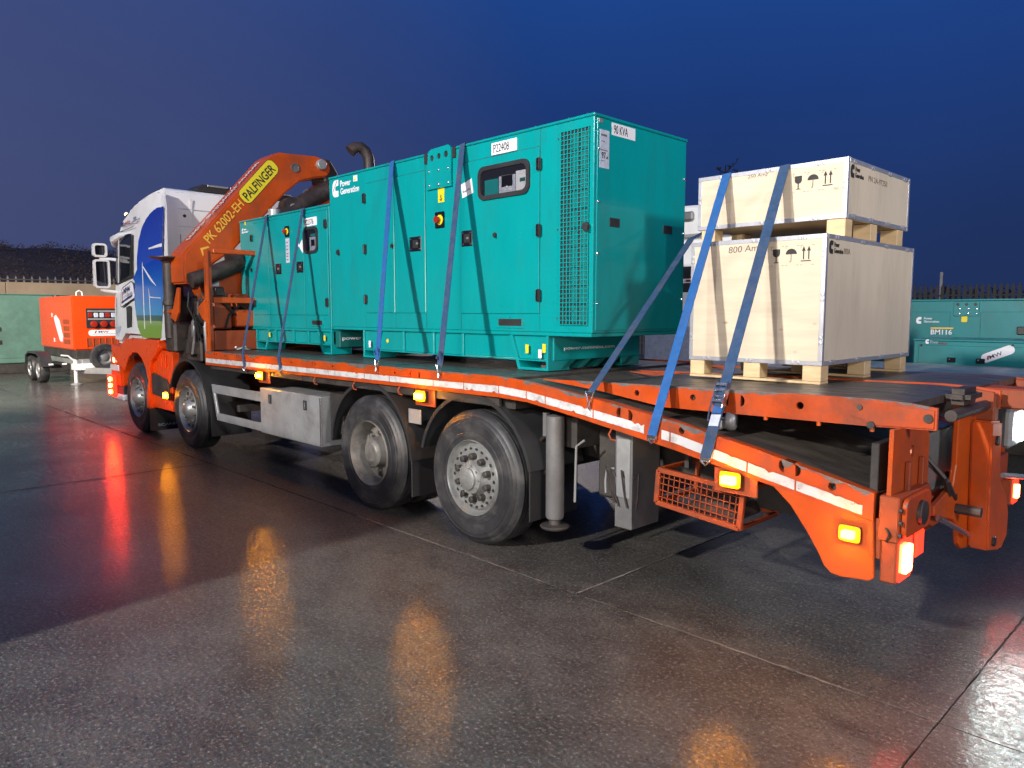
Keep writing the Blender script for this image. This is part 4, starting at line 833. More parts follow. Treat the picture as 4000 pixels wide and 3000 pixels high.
nface = Vector((-5.41, 0, 0)); s0 = Vector((-5.60, 1.105, 3.828)); dn = -dirv
text('www.mwhire.com', s0+Vector((-.06, 0, 0))+upv_*.003, (dn, (1, 0, 0)), .13, WHITE_T, bm_, w=1.50, bold=.02, depth=.002)
flat([(0, 0), (.10, .03), (.12, .015), (.03, -.02), (.06, -.10), (.03, -.10)], (-5.397, .18, 2.60), YF if False else ((0, 1, 0), (0, 0, 1)), GOLD, bm_, 'arrow_mark')
for y, z, r in ((1.53, 3.78, .062), (1.70, 3.45, .06)): B().lathe([(0, r), (.012, r), (.012, r-.015), (.006, r-.018), (.006, 0)], (-5.399, y, z), (1, 0, 0), 18).make('pin_cap', GREY, bm_, smooth=True)
B().lathe([(0, .075), (.05, .072), (.06, .06), (.06, 0)], (-5.399, 1.93, 3.875), (1, 0, 0), 20).make('knuckle_pin', GREYL, bm_, smooth=True)
B().prism([(1.80, 3.99), (2.12, 3.97), (2.24, 3.80), (2.20, 3.55), (2.04, 3.50), (2.0, 3.74)], 'x', -5.82, -5.44).make('knuckle_plate', DARKB, bm_, .02)
# second boom, cylinders, column
B().prism([(2.26, 3.70), (2.24, 3.35), (1.35, 2.40), (1.08, 2.36), (1.05, 2.56), (1.95, 3.60), (2.1, 3.72)], 'x', -5.80, -5.44).make('crane_jib', ORANGE, T, .02)
B().tube([(-5.36, 1.20, 3.05), (-5.36, 2.15, 3.62)], .12, 16).make('crane_cylinder', DARKB, T, smooth=True)
B().lathe([(-.08, .0), (-.08, .14), (.08, .14), (.08, 0)], (-5.36, 1.42, 3.22), (1, 0, 0), 20).make('cylinder_eye', DARKB, T, smooth=True)
B().lathe([(.081, .05), (.10, .05), (.10, .03), (.09, .03)], (-5.36, 1.42, 3.22), (1, 0, 0), 16).make('eye_ring', GREYL, T, smooth=True)
B().tube([(-5.24, -.02, 2.18), (-5.24, .16, 2.23), (-5.24, .78, 2.50)], [.095, .108, .10], 18).make('lift_cylinder', DARKB, T, smooth=True)
B().tube([(-5.24, .78, 2.50), (-5.26, 1.5, 2.85)], .06, 14).make('cylinder_rod', CHROME, T, smooth=True)
B().tube([(-5.24, .50, 2.42), (-5.24, .62, 2.48)], .135, 18).make('cylinder_collar', DARKB, T, smooth=True)
B().prism([(.16, 2.10), (.18, 2.28), (.34, 2.40), (.62, 2.42), (.95, 2.32), (1.2, 2.0), (1.2, 1.4), (.9, 1.3), (.45, 1.4), (.26, 1.9)], 'x', -5.72, -5.34).make('crane_column', ORANGE, T, .02)
bx('column_badge', LABELG, T, -5.338, -5.330, .28, .38, 2.12, 2.23, .004)
B().lathe([(0, .0), (0, .30), (.35, .30), (.36, 0)], (-5.55, .95, 1.05), (0, 0, 1), 24).make('slew_ring', DARKB, T, smooth=True)
bx('pump_housing', DARKB, T, -6.30, -5.98, .16, 2.34, .95, 2.0, .04)
B().tube([(-6.1, .12, 1.3), (-6.1, .12, 2.15)], .09, 12).make('oil_filter', DARKB, T, smooth=True)
bx('crane_base', DARKB, T, -5.86, -5.20, .06, 2.44, 1.16, 1.44, .02)
B().prism([(-.02, 1.24), (.04, 1.62), (.20, 1.78), (.42, 1.62), (.52, 1.24)], 'x', -5.52, -5.30).make('base_bracket', DARKB, T, .02)
B().prism([(.02, 1.92), (.02, 1.75), (.24, 1.45), (.34, 1.45), (.34, 1.86), (.22, 1.98)], 'x', -5.30, -5.16).make('valve_block', DARKB, T, .015)
B().tube([(-5.36, .06, 1.30), (-5.36, .06, 1.66), (-5.36, .16, 1.80), (-5.36, .26, 1.72)], .045, 12).make('base_tube', GREY, T, smooth=True)
B().tube([(-5.12, .12, 1.20), (-5.12, .10, 1.60), (-5.14, .14, 1.74)], .035, 10).make('base_tube', GREY, T, smooth=True)
for k in range(16):
    y = -.02+.034*k; z = 1.95+random.uniform(-.15, .1)
    B().tube([(-5.3, y, z), (-5.22, y-.05, z-.18), (-5.2, y+.03, z-.38), (-5.3, y+.06, z-.62)], .013, 6).make('hydraulic_hose', HOSE, T, smooth=True)
for q in ((.09, 2.05, .55, 1.78), (.16, 2.02, .60, 1.62), (.10, 1.88, .42, 1.60)): B().tube([(-5.2, q[0], q[1]), (-5.1, (q[0]+q[2])/2-.06, (q[1]+q[3])/2-.14), (-5.2, q[2], q[3])], .014, 6).make('hydraulic_hose', HOSE, T, smooth=True)
lv = bx('lever_bank', BLACK, T, -5.32, -5.2, .06, .22, 1.86, 1.90, .004)
for k in range(4): B().tube([(-5.26, .08+.04*k, 1.90), (-5.25, .06+.04*k, 2.02)], .006, 6).make('lever', CHROME, lv, smooth=True)
# stabiliser leg swung up, foot plate on top
B().tube([(-5.92, -.03, 1.45), (-5.92, -.03, 2.42)], .078, 14).make('stabiliser_leg', DARKB, T, smooth=True)
B().lathe([(0, .06), (.06, .10), (.09, .23), (.105, .23), (.105, 0)], (-5.92, -.03, 2.40), (0, 0, 1), 20).make('stabiliser_foot', DARKB, T, smooth=True)
B().tube([(-5.92, -.03, 1.88), (-5.92, -.03, 1.93)], .10, 14).make('leg_collar', DARKB, T, smooth=True)
bx('stabiliser_housing', DARKB, T, -6.08, -5.74, -.06, .22, 1.26, 1.66, .03)
B().prism([(-5.86, 1.72), (-5.74, 1.86), (-5.60, 2.10), (-5.52, 2.10), (-5.58, 1.78), (-5.7, 1.66)], 'y', -.06, -.03).make('leg_link', ORANGE, T, .006)
B().tube([(-5.78, -.06, 1.80), (-6.0, -.07, 1.78)], .028, 8).make('lock_handle', ORANGE, T, smooth=True)
# headboard
hp = poly_holes([(-4.90, 1.315), (-4.80, 1.315), (-4.79, 2.54), (-4.88, 2.54)], [rrect(-4.865, -4.84, 2.10, 2.36, .012, 3), rrect(-4.87, -4.845, 1.46, 1.66, .012, 3), circ(-4.85, 1.92, .014, 8), circ(-4.845, 2.46, .012, 8)], 'y', .01, .028, 'headboard_post', ORANGE, T)
B().prism([(.029, 1.315), (.10, 1.315), (.10, 2.54), (.029, 2.54)], 'x', -4.895, -4.885).make('post_web', ORANGE_D, hp)
B().prism([(-5.14, 1.84), (-4.90, 1.95), (-4.90, 1.66), (-5.02, 1.72)], 'y', .012, .03).make('post_gusset', ORANGE, hp, .003)
bx('headboard_post', ORANGE, T, -4.90, -4.80, 2.42, 2.49, 1.315, 2.54, .006)
bx('headboard_rail', ORANGE, T, -4.89, -4.82, .105, 2.415, 2.50, 2.56, .008)
bx('headboard_panel', ORANGE_D, T, -4.91, -4.895, .11, 2.41, 1.32, 1.56, .003)
bx('headboard_rail', ORANGE, T, -4.91, -4.87, .11, 2.41, 1.90, 1.97, .006)
for y0, y1, x0, z0, z1, m_ in ((.16, .40, -5.18, 1.58, 1.93, ORANGE_D), (.42, .70, -5.12, 1.60, 1.82, ORANGE), (.44, .95, -5.25, 1.84, 2.02, ORANGE_D), (.14, .26, -5.05, 1.98, 2.10, DARKB)): bx('crane_housing', m_, T, x0, x0+.16, y0, y1, z0, z1, .018)
B().tube([(-5.0, .30, 1.60), (-4.98, .34, 1.75), (-5.0, .50, 1.88), (-5.02, .62, 1.80)], .016, 6).make('hydraulic_hose', HOSE, T, smooth=True); B().tube([(-5.0, .20, 1.95), (-4.97, .40, 1.78), (-5.0, .58, 1.62)], .014, 6).make('hydraulic_hose', HOSE, T, smooth=True)
for y in (.34, .40): B().bar((-4.88, y, 1.86), (-4.88, y-.02, 1.98), .012, .012).make('panel_hook', ORANGE, T)
B().tube([(-4.7, .30, 1.33), (-4.66, .40, 1.36), (-4.72, .48, 1.33), (-4.78, .36, 1.34), (-4.68, .28, 1.36)], .012, 6).make('chain', GREYL, T, smooth=True)
# exhaust stack
B().tube([(-5.06, 2.52, 1.6), (-5.06, 2.52, 3.86), (-5.06, 2.51, 4.00), (-5.07, 2.47, 4.09), (-5.09, 2.40, 4.14), (-5.11, 2.31, 4.13), (-5.13, 2.25, 4.07)], [.08, .08, .08, .08, .08, .08, .088], 16).make('exhaust_stack', DARKB, T, smooth=True)
# ------------------------------------------------------------------ generator sets on the deck
def cummins_logo(org, ru, h, m, parent, slash=None, two=True, wtxt=None):
    """block letter mark with two lines of lettering beside it"""
    s = h
    pts = [(.70, 1.0), (.30, 1.0), (.14, .92), (.05, .78), (0, .55), (0, .35), (.06, .14), (.16, .03), (.30, 0), (.70, 0), (.70, .36), (.44, .36), (.36, .40), (.33, .50), (.36, .60), (.44, .65), (.70, .65)]
    o = flat([(a*s, b*s) for a, b in pts], org, ru, m, parent, 'emblem')
    if slash: flat([(.08*s, .36*s), (.13*s, .36*s), (.60*s, .97*s), (.55*s, .97*s)], Vector(org)+Vector(ru[0]).cross(Vector(ru[1]))*.002, ru, slash, parent, 'emblem_slash')
    if two:
        R = Vector(ru[0]); U = Vector(ru[1]); b = Vector(org)
        w = wtxt or h*1.75
        text('Power', b+R*s*.92+U*s*.56, ru, s*.36, m, parent, w=w*.56, bold=.02)
        text('Generation', b+R*s*.92+U*s*.10, ru, s*.36, m, parent, w=w, bold=.02)
def hinge(par, x, z, y, w=.052, h=.10):
    hb = bx('hinge', BLACK, par, x-w/2, x+w/2, y-.022, y-.0005, z-h/2, z+h/2, .008, seg=2)
    bx('hinge_pin', GLOSSB, hb, x-.008, x+.006, y-.028, y-.0225, z-h/2+.006, z+h/2-.006, .003)
def latch(par, x, z, y, s=.04):
    l = B().lathe([(0, s*.55), (.016, s*.5), (.018, 0)], (x, y-.0005, z), (0, -1, 0), 12).make('latch', BLACK, par, smooth=True)
    B().box(x+.002, x+s*.55, y-.028, y-.02, z-s*.55, z+s*.1).make('latch_tab', BLACK, l)
def lock_plate(par, x0, x1, z0, z1, y):
    p = bx('lock_plate', GLOSSB, par, x0, x1, y-.008, y-.0005, z0, z1, .004)
    for a in (x0+.022, x1-.022):
        for c in (z0+.02, z1-.02): B().lathe([(0, .007), (.004, .005), (.005, 0)], (a, y-.0085, c), (0, -1, 0), 8).make('rivet', CHROME, p)
    bx('lock_recess', BLACK, p, (x0+x1)/2-.035, (x0+x1)/2+.04, y-.0105, y-.0085, z0+.03, z1-.03, .001)
    B().lathe([(0, .011), (.012, .009), (.012, 0)], (x1-.05, y-.0105, (z0+z1)/2), (0, -1, 0), 8).make('lock_barrel', GREYL, p)
def stop_button(par, x, z, y, w, h):
    p = bx('stop_panel', GLOSSB, par, x-w/2, x+w/2, y-.010, y-.0005, z-h/2, z+h/2, .012, seg=2)
    B().lathe([(0, w*.34), (.004, w*.34), (.004, w*.22), (.004, .0)], (x+w*.06, y-.0105, z), (0, -1, 0), 16).make('button_collar', YELLOW, p)
    B().lathe([(0, w*.16), (.022, w*.16), (.024, w*.25), (.036, w*.23), (.038, 0)], (x-w*.02, y-.015, z), (0, -1, 0), 16).make('stop_button', RED, p, smooth=True)
def vent(par, x0, x1, z0, z1, y):
    p = bx('vent_frame', TEAL, par, x0, x1, y-.006, y-.0005, z0, z1, .002)
    bx('vent_opening', BLACK, p, x0+.022, x1-.022, y-.008, y-.0065, z0+.02, z1-.02, 0)
    for q in ((x0+.009, (z0+z1)/2), (x1-.009, (z0+z1)/2), ((x0+x1)/2, z1-.008), ((x0+x1)/2, z0+.008)): B().lathe([(0, .006), (.005, .004), (.005, 0)], (q[0], y-.0065, q[1]), (0, -1, 0), 8).make('rivet', CHROME, p)
def window(par, x0, x1, z0, z1, y, frame, panels):
    f = poly_holes(rrect(x0, x1, z0, z1, .07, 6), [rrect(x0+frame, x1-frame, z0+frame, z1-frame, .05, 6)], 'y', y-.018, y-.0005, 'window_frame', BLACK, par)
    B().prism(rrect(x0+.01, x1-.01, z0+.01, z1-.01, .06, 6), 'y', y-.002, y-.0006).make('control_panel', GLOSSB, f)
    for a, b, c, d, m in panels: bx('panel_section', m, f, a, b, y-.0055, y-.0025, c, d, 0)
    B().prism(rrect(x0+frame-.004, x1-frame+.004, z0+frame-.004, z1-frame+.004, .05, 6), 'y', y-.013, y-.011).make('window_pane', CLEAR, f)
    return f
def canopy(G, x0, x1, y0, y1, z0, z1, doors, seams=(), grille=None):
    bd = bx('canopy', TEAL, G, x0, x1, y0, y1, z0, z1-.022, .006)
    bx('canopy_roof', TEAL, G, x0-.008, x1+.008, y0-.008, y1+.008, z1-.0215, z1, .006)
    bx('canopy_foot_rail', TEAL, G, x0+.01, x1-.01, y0+.004, y1-.004, z0-.028, z0-.0005, .003)
    ds = []
    for a, b, c, d in doors: ds.append(bx('door', TEAL, G, a, b, y0-.010, y0-.0005, c, d, .004))
    for a, b, c, d in seams: bx('seam', TEAL_DK, bd, a, b, y0-.0012, y0-.0004, c, d, 0)
    return bd, ds
def base_frame(G, x0, x1, y0, y1, z0, z1, legs, ribs):
    f = bx('base_frame', TEAL, G, x0, x1, y0+.03, y1-.03, z0, z1, .004)
    for a in ribs: bx('frame_rib', TEAL, f, a, a+.035, y0+.006, y0+.029, z0-.005, z1, .003)
    bx('frame_flange', TEAL, f, x0, x1, y0+.004, y0+.029, z0-.012, z0+.0, .002)
    for lx0, lx1, zb in legs:
        for yy in (y0+.002, y1-.26):
            flip = 1 if lx0 > (x0+x1)/2 else -1
            top_ = lx0-.10 if flip > 0 else lx1+.10
            a, b = (lx0, lx1) if flip > 0 else (lx1, lx0)
            t = .022*flip
            L = B().prism([(b, z1), (b, zb), (a, zb), (top_, z1), (top_+t*1.4, z1), (a+t*1.2, zb+.022), (b-t, zb+.022), (b-t, z1)], 'y', yy, yy+.26).make('skid_leg', TEAL, G, .003)
def bolts(par, pts, d=(0, -1, 0), r=.013):
    for p in pts: B().lathe([(0, r), (.008, r*.9), (.013, r*.5), (.013, 0)], p, d, 8).make('bolt', CHROME, par, smooth=True)

G = thing('generator_set', 'larger teal generator with side grille, plates reading P22408 and 90 KVA', 'generator', (-1.18, 1.25, 1.28), 'teal generators on the truck deck')
X0, X1, Y0, Y1, Z0, Z1 = -3.03, .66, .65, 1.87, 1.628, 3.236
bd, ds = canopy(G, X0, X1, Y0, Y1, Z0, Z1, [(-2.335, -1.835, 1.78, 3.085), (-1.825, -1.342, 1.78, 3.085), (-.835, .118, 1.775, 3.075)],
                [(-1.344, -1.338, 1.64, 3.2), (-.845, -.838, 1.64, 3.21), (.119, .124, 1.64, 3.21), (-1.832, -1.828, 1.64, 3.2), (-2.34, -1.35, 3.086, 3.092), (-.83, .118, 3.076, 3.082)])
YD = Y0-.010
cummins_logo((-2.965, Y0-.0005, 3.015), YF, .175, LABEL, bd, GREY, wtxt=.36)
wl = bx('warning_label', LABEL, bd, -2.55, -2.475, Y0-.002, Y0-.0004, 3.135, 3.225-.03, 0); flat([(0, 0), (.045, 0), (.022, .045)], (-2.535, Y0-.0022, 3.143), YF, YELLOW, wl, 'warning_triangle', label=None)
for x, z in ((-2.333, 2.94), (-2.333, 2.43), (-2.333, 1.92)): hinge(ds[0], x, z, YD)
for x, z in ((.12, 2.94), (.12, 2.43), (.12, 1.92)): hinge(ds[2], x, z, YD)
latch(bd, -2.87, 2.43, Y0, .055); latch(ds[0], -1.86, 2.435, YD, .04); latch(ds[2], -.385, 2.43, YD, .04)
lock_plate(ds[1], -1.575, -1.395, 2.36, 2.495, YD); lock_plate(ds[2], -.815, -.675, 2.36, 2.495, YD)
stop_button(bd, -1.13, 2.62, Y0, .135, .145)
yl = bx('lift_label', YELLOW, bd, -1.155, -1.065, Y0-.002, Y0-.0004, 2.775, 2.905, 0)
B().tube([(-1.11, Y0-.004, 2.84), (-1.11, Y0-.004, 2.815), (-1.098, Y0-.004, 2.803), (-1.108, Y0-.004, 2.792), (-1.122, Y0-.004, 2.80)], .005, 6).make('hook_symbol', INK, yl)
lug = poly_holes([(-1.295, 2.90), (-1.275, 3.19), (-1.265, 3.232), (-1.235, 3.255), (-.985, 3.262), (-.955, 3.245), (-.945, 3.20), (-.945, 2.90)], [circ(-1.215, 3.175, .027, 14), circ(-1.115, 3.18, .027, 14), circ(-1.015, 3.185, .030, 14)], 'y', Y0-.022, Y0-.010, 'lifting_lug', TEAL, G)
bx('lug_backing', BLACK, lug, -1.25, -.98, Y0-.0095, Y0-.001, 3.14, 3.22, 0)
for x in (-1.345, -.945): bx('roof_notch', BLACK, lug, x, x+.05, Y0-.0094, Y0-.0006, 3.14, 3.236, 0)
bolts(lug, [(x, Y0-.0222, z) for x in (-1.25, -1.115, -.98) for z in (2.935, 3.06)])
tg = thing('paper_tag', 'x', 'x', (-.73, Y0-.02, 2.86)); del tg['label']; del tg['category']; tg.parent = ds[2]; tg.location = W[tg.name]-W[ds[2].name]
bpy.data.objects.remove(tg)
flat([(0, 0), (.145, .035), (.125, .155), (-.02, .12)], (-.805, YD-.0005, 2.775), YF, LABEL, ds[2], 'paper_tag', .002)
text('Bryan 22/12', (-.795, YD-.003, 2.815), ((1, 0, .2), (0, 0, 1)), .022, PENCIL, ds[2], w=.10)
pl = bx('number_plate', LABEL, bd, -.432, -.135, Y0-.0115, Y0-.0004, 3.085, 3.185, .002); text('P22408', (-.405, Y0-.0118, 3.104), YF, .066, INK, pl, w=.185, bold=.0)
window(ds[2], -.588, .022, 2.728, 3.005, YD, .035, [(-.51, -.345, 2.765, 2.89, TEAL), (-.335, -.14, 2.765, 2.90, LABELG), (-.305, -.175, 2.81, 2.905, GREY), (-.135, -.02, 2.765, 2.92, LABEL)])
wf = [c for c in ds[2].children if c.name.startswith('window_frame')][0]
for x, z, w_, h_ in ((-.29, 2.80, .025, .010), (-.25, 2.805, .02, .012), (-.21, 2.80, .02, .010), (-.28, 2.783, .03, .008), (-.22, 2.783, .04, .008), (-.09, 2.83, .06, .03)): bx('panel_button', LABEL if x < -.1 else TEAL_DK, wf, x, x+w_, YD-.0072, YD-.0056, z, z+h_, 0)
vent(bd, -.372, -.058, 1.655, 1.752, Y0)
# air inlet grille
gb = bx('grille_recess', BLACK, G, .342, .622, Y0-.003, Y0-.0008, 1.69, 3.142, 0)
for a, b in ((.455, .52), (.545, .605)):
    for k in range(10): bx('baffle', TEAL_DK, gb, a, b, Y0-.0075, Y0-.0032, 1.71+.142*k, 1.71+.142*k+.128, .002)
b = B()
for k in range(9): b.box(.340+.0345*k, .345+.0345*k+.003, Y0-.0135, Y0-.0085, 1.688, 3.144)
for k in range(44): z = 1.688+1.452*k/43; b.box(.338, .626, Y0-.0140, Y0-.0090, z, z+.006)
b.make('grille', TEAL, gb, kind='stuff')
for z in (1.74, 2.42, 3.10): bolts(bd, [(.315, Y0-.0005, z)], r=.009)
for z in (1.80, 2.72): bolts(gb, [(.48, Y0-.0142, z), (.575, Y0-.0142, z)], r=.006)
latch(bd, .605, 2.42, Y0-.015, .062)
# end wall
ep = thing('end_panel', 'x', 'x', (X1, 1.26, 2.43)); bpy.data.objects.remove(ep)
ep = bx('end_panel', TEAL, G, X1+.0005, X1+.008, Y0+.03, Y1-.03, Z0+.02, Z1-.03, .003); XE = X1+.0085
e_ = bx('rating_label', LABEL, ep, XE, XE+.002, .845, 1.135, 3.105, 3.195, 0); text('90 KVA', (XE+.0022, .868, 3.12), XF, .062, INK, e_, w=.170, bold=.0)
e_ = bx('data_sticker', LABELG, ep, XE, XE+.002, .705, .815, 2.85, 3.125, 0)
text('97', (XE+.0022, .725, 2.92), XF, .045, INK, e_, w=.048, bold=.02); text('dB', (XE+.0022, .779, 2.92), XF, .016, INK, e_)
for z, h_ in ((2.90, .004), (2.975, .006), (3.04, .004), (3.08, .014)): bx('sticker_print', GREY, e_, XE+.0022, XE+.003, .715, .715+random.uniform(.05, .09), z, z+h_, 0)
for a, b in ((.83, .955), (1.535, 1.665)): bx('louvre', BLACK, ep, XE, XE+.004, a, b, 2.43, 2.497, .002)
bx('corner_bracket', GREYL, ep, XE, XE+.006, .69, .735, 3.17, 3.20, .004)
bolts(ep, [(XE, .69, z) for z in (1.85, 2.22, 2.60, 2.98)]+[(XE, 1.83, z) for z in (1.9, 2.45, 2.9)], (1, 0, 0), .011)
bolts(G, [(x, Y0+.02, Z1) for x in (-2.5, -1.75, -.55, .05, .4, .58)], (0, 0, 1), .011)
base_frame(G, -2.42, .205, Y0, Y1, 1.405, 1.60, [(-2.43, -2.20, 1.318), (-.13, .21, 1.318)], (-1.75, -1.28, -.86))
fb = bx('base_end', TEAL, G, .206, .222, Y0+.06, Y1-.02, 1.40, 1.60, .003)
text('power.cummins.com', (.2235, .83, 1.475), XF, .034, LABEL, fb, w=.66, bold=.01)
for k in range(5): B().prism([(.80+.2*k, 1.33), (.92+.2*k, 1.398), (.99+.2*k, 1.398), (.87+.2*k, 1.33)], 'x', .10, .215).make('base_gusset', TEAL_DK, G, .002)
for x, z, m_ in ((-.02, 1.49, YELLOW), (.17, 1.50, YELLOW), (.125, 1.455, LABEL), (-2.30, 1.46, LABEL)): bx('base_sticker', m_, G, x-.018, x+.018, Y0-.001, Y0+.0005, z-.035, z+.035, 0)
B().lathe([(0, .02), (.002, .02), (.002, 0)], (-2.02, Y0+.028, 1.50), (0, -1, 0), 12).make('base_sticker', YELLOW, G)

G2 = thing('generator_set', 'smaller teal enclosed generator next to the crane, white plate reading P22376', 'generator', (-4.15, 1.25, 1.28), 'teal generators on the truck deck')
X0, X1, Z0, Z1 = -5.268, -3.045, 1.598, 2.963; Y1 = 1.80
bd, ds = canopy(G2, X0, X1, Y0, Y1, Z0, Z1, [(-4.90, -4.475, 1.755, 2.90), (-4.465, -3.605, 1.755, 2.90), (-3.595, -3.075, 1.755, 2.90)],
                [(-4.473, -4.467, 1.61, 2.95), (-3.603, -3.597, 1.61, 2.95), (-3.073, -3.066, 1.61, 2.95), (-4.9, -4.2, 2.902, 2.907), (-3.58, -3.08, 2.902, 2.907)])
cummins_logo((-5.205, Y0-.0005, 2.80), YF, .065, LABEL, bd, None, wtxt=.125)
bx('warning_label', YELLOW, bd, -5.12, -5.085, Y0-.002, Y0-.0004, 2.90, 2.945, 0)
hinge(ds[0], -4.90, 2.72, YD, .05, .09); hinge(ds[0], -4.86, 1.90, YD, .05, .09); latch(bd, -4.955, 2.33, Y0, .045)
for z in (2.75, 1.895): hinge(ds[2], -3.10, z, YD)
stop_button(ds[1], -3.975, 2.735, YD, .11, .125)
st = bx('data_sticker', LABELG, ds[1], -4.02, -3.93, YD-.002, YD-.0004, 2.37, 2.655, 0)
for z in (2.40, 2.44, 2.47, 2.52, 2.56, 2.60): bx('sticker_print', GREY, st, -4.008, -3.96, YD-.003, YD-.0022, z, z+.012, 0)
lock_plate(ds[1], -4.285, -4.145, 2.245, 2.37, YD); lock_plate(ds[1], -3.765, -3.615, 2.245, 2.37, YD)
flat([(0, 0), (.06, .06), (.10, .0), (.07, -.10), (.0, -.03), (-.06, -.0), (-.06, .05)], (-3.69, YD-.0005, 2.56), YF, LABEL, ds[1], 'paper_tag', .002)
pl = bx('number_plate', LABEL, bd, -3.57, -3.29, Y0-.0135, Y0-.0105, 2.755, 2.848, 0); text('P22376', (-3.55, Y0-.0138, 2.772), YF, .060, INK, pl, w=.19, bold=.0)
window(ds[2], -3.585, -3.27, 2.45, 2.742, YD, .03, [(-3.45, -3.30, 2.48, 2.63, LABELG), (-3.43, -3.30, 2.635, 2.665, TEAL), (-3.42, -3.34, 2.53, 2.60, GREY)])
vent(bd, -3.475, -3.215, 1.625, 1.715, Y0)
B().lathe([(0, .0), (0, .075), (.13, .075), (.135, .068), (.135, .0)], (-4.80, .90, Z1), (0, 0, 1), 18).make('exhaust_stub', GREYL, G2, smooth=True)
bolts(G2, [(x, Y0+.02, Z1) for x in (-4.2, -3.7, -3.3)], (0, 0, 1), .010)
base_frame(G2, -4.88, -3.06, Y0, Y1, 1.43, 1.57, [(-4.90, -4.63, 1.318), (-3.26, -3.06, 1.318)], (-4.40, -3.95, -3.60))
fb = bx('fuel_tank', TEAL_DK, G2, -3.055, -2.96, Y0+.05, Y1-.05, 1.40, 1.58, .006)
text('power.cummins', (-2.958, .73, 1.47), XF, .05, LABEL, fb, w=.62, bold=.01)
for x, z, m_ in ((-4.52, 1.51, YELLOW), (-3.20, 1.50, YELLOW)): bx('base_sticker', m_, G2, x-.02, x+.02, Y0-.001, Y0+.0005, z-.03, z+.03, 0)

